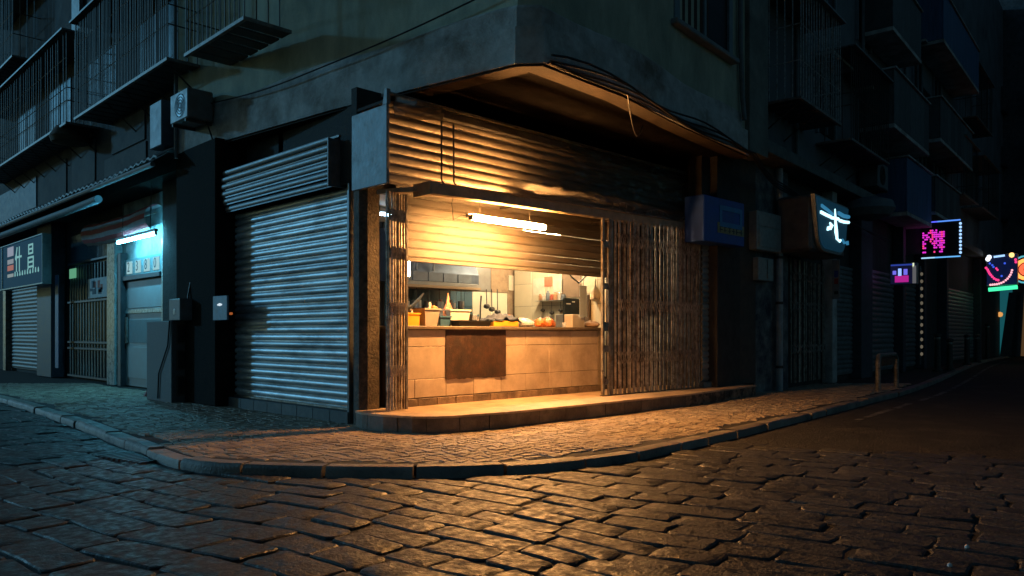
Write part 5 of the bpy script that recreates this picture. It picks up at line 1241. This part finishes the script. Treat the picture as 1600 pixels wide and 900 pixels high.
m_pur = emit('magenta led', (.75, .03, .62), 1.15); m_pnk = emit('pink red led', (1, .05, .25), 1.2); m_led = emit('blue led', (.10, .12, 1.0), 1.3); m_ledw = emit('pale blue led', (.35, .6, 1.0), 1.4)
th, f_, s_, d0_, d1_, zb_, zt_ = projecting('led_sign', 'black projecting sign with magenta character in a blue light frame', 1440, 1501, 346, 402, .5, .25, m_black)
W_ = d1_ - d0_; H_ = zt_ - zb_
rowsb = ["....XX.X....", "X..XXXXX.XXX", "XXX..XXXXXXX", "X.XX.XXXXXXX", ".XX.XX.X.XX.", "X...X.XXXXXX", "XX...XXX.XXX", "X.....X.XXX.", "XX....XX.XXX", "..........X.", "XX....X..XX."]
pts = [(d0_ + W_ * (.05 + .53 * c / 11), zb_ + H_ * (.76 - .6 * r / 10)) for r, row in enumerate(rowsb) for c, ch in enumerate(row) if ch == 'X']
dots(th, f_, s_ - .03, [p for i, p in enumerate(pts) if i % 5], .032, m_pur, 'led'); dots(th, f_, s_ - .03, [p for i, p in enumerate(pts) if i % 5 == 0], .032, m_pnk, 'led')
for (a, c, b_, e, m_) in ((0, 1, .42, 1, m_led), (.42, 1, 1, 1, emit('blue tube', (.10, .30, 1), 1.1)), (0, 0, .35, 0, emit('pale tube', (.4, .75, 1), 1.1)), (.35, 0, 1, 0, emit('azure tube', (.12, .4, .8), 1.3))):
    mb = MB(FB); mb.tube([(s_ - .03, d0_ + W_ * a, zb_ + H_ * c), (s_ - .03, d0_ + W_ * b_, zb_ + H_ * e)], .024, 6); th.part('light_tube', mb, m_, f_)
dots(th, f_, s_ - .03, [(d1_, zb_ + H_ * (.1 + .1 * k)) for k in range(9)], .045, m_ledw, 'led')
mb = MB(FB); mb.box(s_ + .1, s_ + .2, -.1, d0_ - .02, zb_ + .15, zt_ - .1, .02); th.part('back_box', mb, mat('grey sign back', (.13, .14, .15), .6, var=.3))
th, f_, s_, d0_, d1_, zb_, zt_ = projecting('lit_picture_sign', 'small projecting light box with a pink and blue picture', 1390, 1433, 411, 445, .25, .2, emit('dark navy face', (.01, .012, .05), .5), m_meter)
W_ = d1_ - d0_; H_ = zt_ - zb_
for (a, b_, c, e, m_) in ((.2, .7, .12, .42, emit('magenta panel', (.55, .02, .33), .8)), (.12, .25, .48, .66, emit('violet spot', (.18, .16, .85), 1.0)), (.32, .44, .42, .75, emit('blue spot', (.25, .4, 1), 1.5)), (.52, .66, .45, .72, emit('violet spot', (.18, .16, .85), 1.0)), (.05, .85, .88, .95, emit('indigo edge', (.03, .06, .4), .8)), (.84, .97, .05, .85, emit('grey side glow', (.3, .3, .32), .35)), (.84, .9, .78, .98, emit('pale lime spot', (.8, .9, .6), 1.0))):
    mb = MB(FB); mb.box(s_ - .03, s_ - .013, d0_ + W_ * a, d0_ + W_ * b_, zb_ + H_ * c, zb_ + H_ * e, .006); th.part('picture_patch', mb, m_, f_)
th, f_, s_, d0_, d1_, zb_, zt_ = projecting('round_led_sign', 'far navy sign with a pink half circle of leds and a green tube', 1541, 1590, 397, 446, .6, .3, emit('navy led face', (.006, .014, .07), .5), m_meter)
W_ = d1_ - d0_; H_ = zt_ - zb_
arc = [(d0_ + W_ * a, zb_ + H_ * c) for a, c in ((.0, .58), (.05, .52), (.08, .46), (.11, .40), (.15, .35), (.2, .29), (.26, .23), (.33, .19), (.39, .17), (.94, .8), (.95, .72))]
arc2 = [(d0_ + W_ * a, zb_ + H_ * c) for a, c in ((.14, .03), (.21, .035), (.28, .04), (.35, .045), (.42, .06), (.49, .08), (.56, .11), (.63, .16), (.69, .21), (.74, .27), (.78, .33), (.81, .40), (.83, .47))]
dots(th, f_, s_ - .04, arc, .06, m_pnk, 'led'); dots(th, f_, s_ - .04, arc2, .05, emit('pink white led', (1, .42, .5), 1.5), 'led'); dots(th, f_, s_ - .04, [(d0_ + W_ * .33, zb_ + H_ * .55), (d0_ + W_ * .37, zb_ + H_ * .5)], .05, m_pnk, 'led'); dots(th, f_, s_ - .04, [(d0_ + W_ * a, zb_ + H_ * c) for a, c in ((.2, .66), (.24, .6), (.6, .7), (.5, .3), (.12, .72))], .05, emit('deep blue led', (.05, .12, .9), 1.0), 'led'); dots(th, f_, s_ - .04, [(d0_ + W_ * .06, zb_ + H_ * .86), (d0_ + W_ * .1, zb_ + H_ * .92)], .11, emit('white spot', (.8, .9, 1), 2.0), 'led'); dots(th, f_, s_ - .04, [(d0_ + W_ * .82, zb_ + H_ * .95)], .12, emit('amber spot', (1, .6, .2), 1.8), 'led')
mb = MB(FB); mb.tube([(s_ - .04, d0_ + W_ * .25, zb_ + H_ * .92), (s_ - .04, d0_ + W_ * .6, zb_ + H_ * .95)], .05, 6); th.part('light_tube', mb, m_ledw, f_)
mb = MB(FB); mb.tube([(s_ - .04, d0_ + W_ * .08, zb_ - .18), (s_ - .04, d1_, zb_ - .1)], .10, 6); th.part('light_tube', mb, emit('green tube', (.05, .8, .35), 1.6), f_)
so_, _ = FB.pxs(1590, 420, s_ + .5)
t = Thing('round_lamp_sign', 'round orange-glowing sign at the right edge of the far street', 'sign', FB.P(s_ + .5, so_, 3.3))
cO = FB.P(s_ + .4, so_ + .35, 0); zO = zb_ + H_ * .5
for rr_, m_, w_ in ((.62, emit('cyan ring', (.1, .5, .6), 1.0), .04), (.42, emit('orange ring', (1, .28, .06), 2.4), .09), (.2, emit('red core', (.9, .12, .05), 1.6), .1)):
    mb = MB(); mb.tube([tuple(cO + FB.n * (rr_ * math.cos(k * math.pi / 10)) + Vector((0, 0, zO + rr_ * math.sin(k * math.pi / 10)))) for k in range(21)], w_, 6, False); t.part('ring', mb, m_)
mb = MB(); mb.add([tuple(cO + FB.u * .08 + FB.n * (.6 * math.cos(k * math.pi / 10)) + Vector((0, 0, zO + .6 * math.sin(k * math.pi / 10)))) for k in range(20)], [tuple(range(20))]); t.part('disc', mb, m_black)
# dim frontage: more shutters and columns, string of lamps
for (pa_, pb_, nm, lab) in ((1358, 1398, 'dark_shutter', 'closed dark shutter below the small lit picture sign'), (1402, 1432, 'dark_shutter', 'closed dark shutter left of the bead lights'), (1476, 1522, 'grey_shutter', 'corrugated grey shutter under the magenta led sign')):
    a, _ = FB.px(pa_, 500, 0); b_, _ = FB.px(pb_, 500, 0)
    t = Thing(nm, lab, 'shutter', FB.P((a + b_) / 2, 0, 0)); shutter(t, FB, a, b_, -.06, .12, 3.2, .16, .035, m_shutD if nm[0] == 'd' else mat('mid grey slat', (.2, .21, .21), .5, metal=.2, var=.3, rand=.2), .002, pa_)
for px_ in (1400, 1434, 1470, 1524):
    a, _ = FB.px(px_, 500, 0); mb = MB(FB); mb.box(a, a + .35, -.11, .22, 0, 4.9, .015); rb.part('column', mb, mat('blue dark column', (.05, .06, .075), .7))
sl_, _ = FB.px(1438, 500, .35)
t = Thing('bead_lights', 'vertical strings of small white lamps beside the shutter', 'string lights', FB.P(sl_, .35, .3))
mb = MB(FB); mb.tube([(sl_, .35, .2), (sl_, .35, 3.6)], .03, 5); t.part('cord', mb, m_galv)
for k in range(12):
    zz = .5 + .25 * k; mb = MB(FB); mb.lathe((sl_, .39, zz), [(.0, 0), (.045, .03), (.045, .1), (.0, .13)], 6); t.part('bulb', mb, emit('warm white bead', (1, .85, .6), (.3 if k % 3 else .12)))
# railing and bollards on the right pavement
g = ground(1372, 611, 0); g2 = ground(1411, 601, 0)
t = Thing('railing', 'worn bent-pipe railing on the right-hand kerb', 'railing', (g.x, g.y, 0))
ht = .62; e_ = (g2 - g).normalized() * 1.9
zR = 1.25 + (522 - 556) / 1200 * ((g - CAM).dot(Vector((R45, R45, 0))))
pth_ = [(g.x, g.y, -.02), (g.x, g.y, zR - .16)] + [(g.x + e_.x * .06 * k / 3, g.y + e_.y * .06 * k / 3, zR - .16 + .16 * math.sin(k / 3 * math.pi / 2)) for k in (1, 2, 3)] + [(g.x + e_.x * .9, g.y + e_.y * .9, zR), (g.x + e_.x, g.y + e_.y, zR - .1), (g.x + e_.x, g.y + e_.y, -.02)]
mb = MB(); mb.tube(pth_, .055, 10); t.part('pipe_frame', mb, mat('worn painted pipe', (.26, .25, .22), .5, metal=.2, var=.5, scale=12, bump=.3, dirt=(.06, .05, .04), dscale=9), smooth=True)
for k in range(9):
    f = .14 + .09 * k; mb = MB(); mb.tube([(g.x + e_.x * f, g.y + e_.y * f, zR - .06), (g.x + e_.x * f, g.y + e_.y * f, zR - .24)], .03, 5); t.part('coil', mb, m_iron)
for k, (px_, py_, tp) in enumerate(((1465, 580, 520), (1484, 578, 528), (1511, 570, 522), (1527, 566, 522), (1543, 560, 505))):
    g = ground(px_, py_, 0); dep = (g - CAM).dot(Vector((R45, R45, 0))); hb = 1.25 + (522 - tp) / 1200 * dep
    t = Thing('bollard', ['dark bollard nearest the railing on the right pavement', 'second dark bollard counted from the railing', 'third dark bollard counted from the railing', 'fourth dark bollard counted from the railing', 'tall dark post at the far end of the bollards'][k], 'bollard', (g.x, g.y, 0), group='bollards on the right pavement')
    mb = MB(); mb.lathe((g.x, g.y, -.01), [(.16, 0), (.16, .06), (.1, .1), (.09, hb - .12), (.12, hb - .1), (.12, hb - .04), (.05, hb)], 10); t.part('post', mb, m_iron, smooth=True)
    mb = MB(); mb.lathe((g.x, g.y, hb - .22), [(.098, 0), (.1, .01), (.1, .06), (.098, .07)], 10); t.part('band', mb, m_rail, smooth=True)
# upper right: cages, balconies, air conditioners, tarps
def bz(px, py, d): return FB.px(px, py, d)
a0, za_ = bz(1251, 150, .85); a1, zb_ = bz(1313, 193, .85)
cage('balcony_cage', 'rusty window cage with bent bars right of the drainpipe', FB, a0, a1, .03, .85, (za_ + zb_) / 2, (za_ + zb_) / 2 + 2.3, 16, [(za_ + zb_) / 2 + k for k in (.75, 1.5)], 6, ns=5, m=mat('bluish grille iron', (.5, .5, .5), .45, metal=.2, var=.6, scale=20, bump=.3, dirt=(.16, .1, .05), dscale=8, dthr=.6))
a0, za_ = bz(1330, 218, .85); a1, zb_ = bz(1388, 252, .85)
cage('balcony_cage', 'lower balcony cage beyond the bent-bar cage', FB, a0, a1, .03, .85, (za_ + zb_) / 2, (za_ + zb_) / 2 + 2.2, 20, [(za_ + zb_) / 2 + k for k in (.8, 1.1)], 7)
def balcony(label, pxl, pxr, yb, h, d1, m_, seed):
    s0, z0 = bz(pxl, yb, d1); s1, _ = bz(pxr, yb, d1)
    th = Thing('balcony', label, 'balcony', FB.P((s0 + s1) / 2, 0, z0), group='balconies of the right tenement')
    b = MB(FB); b.box(s0, s1, .03, d1, z0 - .12, z0, .01); th.part('slab', b, m_fascia)
    n_ = max(2, int((s1 - s0) / .6))
    for k in range(n_):
        a = s0 + (s1 - s0) * k / n_; b = MB(FB); b.box(a + .01, a + (s1 - s0) / n_ - .01, d1 - .06, d1 - .01, z0 + .01, z0 + h, .006); th.part('front_panel', b, m_)
    for s_ in (s0, s1 - .05):
        b = MB(FB); b.box(s_, s_ + .05, .03, d1 - .065, z0 + .01, z0 + h, .006); th.part('side_panel', b, m_)
    b = MB(FB); b.box(s0 - .03, s1 + .03, .03, d1 + .05, z0 + h + .01, z0 + h + .06, .006); th.part('coping', b, m_fascia)
    b = MB(FB); b.box(s0 + .3, s1 - .3, .022, .04, z0 + .3, z0 + 2.3); w_ = th.part('door_opening', b, m_pane)
    b = MB(FB); b.box((s0 + s1) / 2 - .04, (s0 + s1) / 2 + .04, .041, .07, z0 + .3, z0 + 2.3); th.part('mullion', b, m_winframe, w_)
m_tarp = mat('blue tarpaulin', (.05, .12, .24), .6, var=.35, scale=3, bump=.3, stretch=(4, 4, .4))
m_pan = mat('grey balcony panel', (.09, .10, .105), .7, var=.35, rand=.3)
for k, (l_, r_, y_, h_, d_, m_) in enumerate(((1418, 1456, 330, 1.6, .9, m_tarp), (1398, 1452, 192, 1.5, 1.0, m_pan), (1462, 1500, 330, 1.2, .8, m_pan), (1470, 1520, 215, 1.4, .9, m_pan), (1396, 1440, 40, 1.5, .9, m_pan), (1475, 1530, 60, 1.6, 1.0, m_tarp))):
    balcony(['blue tarpaulin-clad balcony left of the led sign', 'grey panelled balcony one floor above the blue tarpaulin', 'low grey balcony right of the blue tarpaulin', 'grey balcony over the low one on the right', 'topmost grey balcony right of the bent-bar cage', 'high blue-clad balcony at the upper right'][k], l_, r_, y_, h_, d_, m_, k)
for k in range(5):
    s_ = 3.5 + 3.4 * k
    for zz in (6.3, 9.6):
        mb = MB(FB); mb.box(s_, s_ + 1.3, .021, .05, zz, zz + 1.5); w_ = rb.part('window', mb, m_pane)
        for (a, b_, c, e) in ((s_ - .08, s_ + .0, zz - .08, zz + 1.58), (s_ + 1.3, s_ + 1.38, zz - .08, zz + 1.58), (s_ + .62, s_ + .68, zz, zz + 1.5)):
            mb = MB(FB); mb.box(a, b_, .02, .1, c, e); rb.part('window_frame', mb, m_winframe, w_)
        mb = MB(FB); mb.box(s_ - .2, s_ + 1.5, .02, .5, zz + 1.75, zz + 1.82); rb.part('window_hood', mb, m_fascia, w_)
s_, z_ = bz(1372, 290, .6); ac('air_conditioner', 'air conditioner under the lower balcony cage on the right', FB, s_, s_ + 1.1, .1, .6, z_, z_ + .7)
s_, z_ = bz(1395, 262, .6); ac('air_conditioner', 'second air conditioner beside the blue tarpaulin', FB, s_ + 1.2, s_ + 2.4, .1, .6, z_ - .3, z_ + .4)
mb = MB(FB); s_, z_ = bz(1375, 338, 1.0); mb.lathe((s_, .75, z_ - .1), [(.05, 0), (.5, .12), (.62, .3), (.55, .5), (.2, .62)], 14); solo('tarp_bundle', mb, mat('grey tarp bundle', (.14, .16, .17), .7, var=.3), 'rounded grey tarp bundle hanging under the slab near the signs', 'bundle', smooth=True)
# end of the street: building across, lit bay, leaning boards
EX = 44.0
t = Thing('end_building', 'dim building closing the far end of the right street', 'building', (EX, 2, 0))
mb = MB(); mb.box(EX + 1.5, EX + 6, -20, 22, 0, 22); t.part('wall', mb, mat('end wall', (.09, .10, .115), .95, var=.4, spec=.1))
FE = Frame((EX + 1.5, 14), math.radians(-90), 1)
for j in range(4):
    for i in range(6):
        s_ = 2 + i * 3.6; z_ = 4.6 + j * 3.1
        mb = MB(FE); mb.box(s_, s_ + 2.6, .001, .9, z_, z_ + .14); w_ = t.part('balcony', mb, m_lwall)
        for k in range(6):
            mb = MB(FE); mb.box(s_ + .02 + k * .43, s_ + .42 + k * .43, .84, .89, z_ + .141, z_ + 1.15 + .3 * ((i + j) % 2)); t.part('panel', mb, mat('end balcony panel', (.06, .068, .08), .9, rand=.5, spec=.05), w_)
        mb = MB(FE); mb.box(s_ + .4, s_ + 2.2, .001, .04, z_ + .2, z_ + 2.3); t.part('opening', mb, m_pane, w_)
def ep(px, py): r_ = ray(px, py); tt = (EX - CAM.x) / r_.x; p_ = CAM + r_ * tt; return p_.y, p_.z
y0, z0_ = ep(1549, 555); y1, z1_ = ep(1562, 455)
mb = MB(); mb.box(EX + 1.40, EX + 1.49, y1 - .3, y0, .0, 4.2); t.part('teal_bay', mb, emit('teal lit bay', (.02, .22, .26), .35))
y2, _ = ep(1564, 500); y3, _ = ep(1640, 500)
mb = MB(); mb.box(EX + 1.40, EX + 1.49, y3, y2 - .35, .0, 3.6); t.part('warm_bay', mb, emit('warm lit bay', (.28, .15, .06), .25))
for k, (a, b_, lean, w_) in enumerate(((1562, 1576, 8, .5), (1580, 1588, 5, .25))):
    y0, _ = ep(a, 550); yt, _ = ep(b_, 465)
    mb = MB(); mb.add([(EX, y0, 0), (EX + .25, y0, 0), (EX + .25, y0 - w_ * 1.6, 0), (EX, y0 - w_ * 1.6, 0), (EX + .5, yt + .1, 3.6), (EX + .7, yt + .1, 3.6), (EX + .7, yt - w_, 3.6), (EX + .5, yt - w_, 3.6)], [(3, 2, 1, 0), (4, 5, 6, 7), (0, 1, 5, 4), (1, 2, 6, 5), (2, 3, 7, 6), (3, 0, 4, 7)])
    solo('leaning_board', mb, m_pan, ['wide dark board leaning at the far end of the street', 'narrow dark board leaning beside the wide one'][k], 'board', group='boards leaning at the street end')
y0, z0_ = ep(1556, 495)
mb = MB(); mb.lathe((EX + .9, y0, z0_), [(.0, 0), (.12, .05), (.15, .15), (.12, .25), (.0, .3)], 10); solo('amber_lamp', mb, emit('amber lamp', (1, .45, .12), .8), 'small amber lamp in front of the teal bay at the street end', 'lamp', smooth=True)

# more kitchen clutter: bottles, bowls, hanging ladles and bags
kq = random.Random(31)
bcol = [(.10, .05, .02), (.45, .30, .08), (.05, .12, .06), (.5, .46, .4), (.35, .06, .03), (.08, .09, .12), (.42, .36, .2)]
blab = ['dark brown sauce bottle at the left end of the kitchen bench', 'amber bottle beside the dark brown sauce bottle', 'green bottle on the bench below the shelf', 'white squeezy bottle below the shelf', 'red sauce bottle below the shelf', 'black bottle in front of the cream tiles', 'straw-coloured bottle in front of the brown panel']
for k, px_ in enumerate((648, 658, 694, 700, 713, 747, 796)):
    s_, _ = cpx(px_, 500, -.75); h_ = kq.uniform(.22, .32)
    t = Thing('bottle', blab[k], 'bottle', FR.P(s_, -.75, cz), group='bottles behind the counter')
    b = MB(FR); b.lathe((s_, -.75, cz - .05), [(.035, 0), (.04, .02), (.04, h_ * .62), (.016, h_ * .8), (.015, h_)], 10); t.part('body', b, mat('bottle colour %d' % k, bcol[k], .25, var=.15, bump=0), smooth=True)
    b = MB(FR); b.lathe((s_, -.75, cz - .05 + h_), [(.018, 0), (.018, .03), (.0, .035)], 8); t.part('cap', b, m_bluep if k % 2 else m_orange, smooth=True)
mb = MB(FR); mb.box(.6, 5.4, -1.1, -.64, cz - .12, cz - .055, .01); solo('kitchen_bench', mb, m_steel, 'steel work bench behind the food counter', 'bench')
for k, (px_, n_) in enumerate(((724, 5), (806, 4))):
    s_, _ = cpx(px_, 500, -.8)
    for j in range(n_):
        b = MB(FR); b.lathe((s_, -.8, cz - .054 + .045 * j), [(.06, 0), (.11, .055), (.105, .055), (.055, .006)], 14); solo('bowl', b, m_whitep if (j + k) % 2 else m_steel, ['lowest', 'second lowest', 'third', 'fourth', 'topmost'][j] + ' bowl in the stack ' + ['behind the white tub', 'right of the cream tiles'][k], 'bowl', group=['stacked bowls behind the tub', 'stacked bowls by the panel'][k], smooth=True)
for k, px_ in enumerate((760, 768, 777)):
    s_, z_ = cpx(px_, 452, -2.3); ln_ = .3 + .06 * k
    b = MB(FR); b.tube([(s_, -2.3, z_), (s_ + .01, -2.3, z_ - ln_)], .010, 5); b.lathe((s_ + .01, -2.3, z_ - ln_ - .09), [(.01, 0), (.06, .02), (.065, .06), (.05, .09), (.01, .1)], 10); solo('hanging_utensil', b, m_iron, ['left ladle hanging on the cream tiles', 'middle ladle hanging on the cream tiles', 'right ladle hanging on the cream tiles'][k], 'utensil', group='ladles on the cream tiles', smooth=True)
for k, (px_, py_, w_, c_) in enumerate(((838, 442, .11, (.55, .5, .42)), (930, 446, .13, (.62, .5, .34)), (700, 470, .1, (.4, .2, .14)))):
    s_, z_ = cpx(px_, py_, -.35 if k else -2.2); dd = -.35 if k else -2.2
    b = MB(FR); b.lathe((s_, dd, z_ - .3), [(.02, 0), (w_, .04), (w_ * .95, .16), (.03, .28), (.012, .42)], 10, .6); solo('hanging_bag', b, mat('bag film %d' % k, c_, .4, var=.3, scale=18, bump=.5), ['pale bag hanging on the cream wall', 'cream bag hanging over the right end of the counter', 'reddish bag hanging below the kitchen shelf'][k], 'bag', group='hanging kitchen bags', smooth=True)
b = MB(FR); s_, z_ = cpx(905, 432, -.15); b.tube([(s_ - .5, -.15, z_ + .25), (s_ - .2, -.15, z_ - .03), (s_ + .0, -.16, z_ - .12), (s_ + .2, -.15, z_ + .02), (s_ + .5, -.15, z_ + .2)], .014, 6); solo('drooping_cable', b, m_cable, 'drooping black cable over the right end of the counter', 'cable', smooth=True)

# shelf pots, boxes and cards in the kitchen
for k in range(6):
    s_ = hx0 + .12 + (hx1 - hx0 - .2) * k / 6; r_ = kq.uniform(.06, .1); h_ = kq.uniform(.1, .2)
    t = Thing('pot', ['leftmost', 'second', 'third', 'fourth', 'fifth', 'rightmost'][k] + ' pot from the left under the kitchen shelf', 'pot', FR.P(s_, -1.9, hzb - .6), group='pots hanging under the shelf')
    b = MB(FR); z_ = hzb - .33 - h_ * .5; b.lathe((s_, -1.9, z_), [(r_ * .8, 0), (r_, .02), (r_, h_), (r_ * .93, h_), (r_ * .9, .02)], 12); t.part('body', b, m_steel if k % 2 else m_greyp, smooth=True)
    b = MB(FR); b.tube([(s_, -1.9, z_ + h_), (s_, -1.9, hzb - .03)], .006, 4); t.part('hook', b, m_iron)
for k, (px_, w_, h_, dd, c_) in enumerate(((655, .22, .30, -.9, (.36, .22, .12)), (683, .18, .22, -.95, (.5, .46, .4)), (735, .2, .26, -.95, (.22, .26, .32)), (822, .2, .2, -.9, (.45, .3, .16)), (868, .24, .16, -.9, (.55, .5, .42)), (879, .12, .30, -.7, (.10, .12, .14)))):
    s_, _ = cpx(px_, 500, dd); b = MB(FR); b.box(s_ - w_ / 2, s_ + w_ / 2, dd - .12, dd + .08, cz - .054, cz - .05 + h_, .008)
    solo('storage_box', b, mat('storage box %d' % k, c_, .6, var=.2, scale=8), ['brown box on the bench behind the yellow crate', 'cream box on the bench behind the grey bin', 'blue-grey box on the bench behind the cup', 'tan box on the bench behind the white bag', 'low cream box on the bench behind the orange bags', 'tall dark box on the bench left of the dark screen'][k], 'box')
for i in range(5):
    for j in range(6):
        b = MB(FR); b.box(5.535, 5.549, -2.58 + i * .49, -2.58 + i * .49 + .484, .45 + j * .46, .45 + j * .46 + .454, .003)
        me = b.mesh('tile', kp.location); ob = bpy.data.objects.new('tile', me); COL.objects.link(ob); me.materials.append(m_cream); ob.parent = kp
for k, (px_, py_, w_, h_, c_) in enumerate(((842, 448, .3, .34, (.66, .6, .48)), (857, 440, .22, .2, (.5, .18, .1)), (872, 447, .26, .3, (.56, .5, .42)), (893, 445, .5, .5, (.20, .13, .08)), (924, 445, .3, .3, (.62, .5, .34)))):
    d_, z_ = FR.pxs(px_, py_, 5.53); b = MB(FR); b.box(5.524, 5.533, d_ - w_ / 2, d_ + w_ / 2, z_ - h_ / 2, z_ + h_ / 2)
    solo('wall_card', b, mat('wall card %d' % k, c_, .7, var=.15, scale=9, bump=.05), ['pale notice on the cream tiles above the orange bags', 'red notice on the cream tiles', 'tan notice on the cream tiles right of the red one', 'large brown board on the tiles above the dark screen', 'peach notice at the right end of the tiled partition'][k], 'notice')
d0_, z_ = FR.pxs(836, 470, 5.4); d1_, _ = FR.pxs(884, 470, 5.4)
t = Thing('wall_rack', 'narrow wire rack with small jars on the cream partition', 'rack', FR.P(5.45, (d0_ + d1_) / 2, z_))
b = MB(FR); b.box(5.38, 5.53, min(d0_, d1_), max(d0_, d1_), z_ - .012, z_, .003); t.part('board', b, m_steel)
for k in range(7):
    dd = min(d0_, d1_) + .1 + (abs(d1_ - d0_) - .2) * k / 6; h_ = kq.uniform(.09, .2); r_ = kq.uniform(.035, .055)
    b = MB(FR); b.lathe((5.45, dd, z_), [(r_, .001), (r_, h_ * .75), (r_ * .6, h_ * .88), (r_ * .65, h_)], 9); t.part('jar', b, mat('rack jar %d' % (k % 4), ((.4, .2, .1), (.5, .44, .36), (.12, .14, .16), (.45, .1, .06))[k % 4], .35, var=.2, bump=0), smooth=True)
for k, px_ in enumerate((848, 862, 876)):
    d_, z_ = FR.pxs(px_, 470, 5.48); b = MB(FR); ln_ = .16 + .05 * (k % 2); b.tube([(5.48, d_, z_ - .02), (5.48, d_, z_ - ln_)], .007, 4); b.lathe((5.48, d_, z_ - ln_ - .07), [(.01, 0), (.045, .02), (.05, .05), (.01, .08)], 9)
    solo('hanging_utensil', b, m_iron, ['left strainer hanging below the wall rack', 'middle strainer hanging below the wall rack', 'right strainer hanging below the wall rack'][k], 'utensil', group='strainers below the rack', smooth=True)
for k, s_ in enumerate((1.9, 7.3, 12.4)):
    b = MB(FB); b.tube([(s_, .1, 5.2), (s_, .1, 9), (s_ + .05, .1, 14)], .055, 8); solo('riser_pipe', b, m_pipe, ['upright pipe beside the bent-bar cage on the right', 'upright pipe left of the grey panelled balcony', 'upright pipe right of the blue tarpaulin'][k], 'pipe', smooth=True)
# pebbles on the road
for k, (px_, py_) in enumerate(((1511, 857), (1484, 886))):
    g = ground(px_, py_, ROADZ + .035); b = MB(); b.lathe((g.x, g.y, ROADZ + .034), [(.008, 0), (.018, .006), (.016, .018), (.006, .024)], 8, .8); solo('pebble', b, m_whitep, ['upper of two pale pebbles at the lower right', 'lower of two pale pebbles at the lower right'][k], 'pebble', smooth=True)
# more cages along the far right facade
for k, (l_, r_, y_) in enumerate(((1505, 1528, 300), (1535, 1560, 322), (1526, 1550, 180))):
    s0, z0_ = bz(l_, y_, .85); s1, _ = bz(r_, y_, .85)
    cage('balcony_cage', ['far balcony cage right of the low grey balcony', 'farthest low balcony cage by the street end', 'high far balcony cage by the street end'][k], FB, s0, min(s1, 36), .03, .85, z0_, z0_ + 2.2, 18, [z0_ + .8, z0_ + 1.5], 20 + k, brk=False)
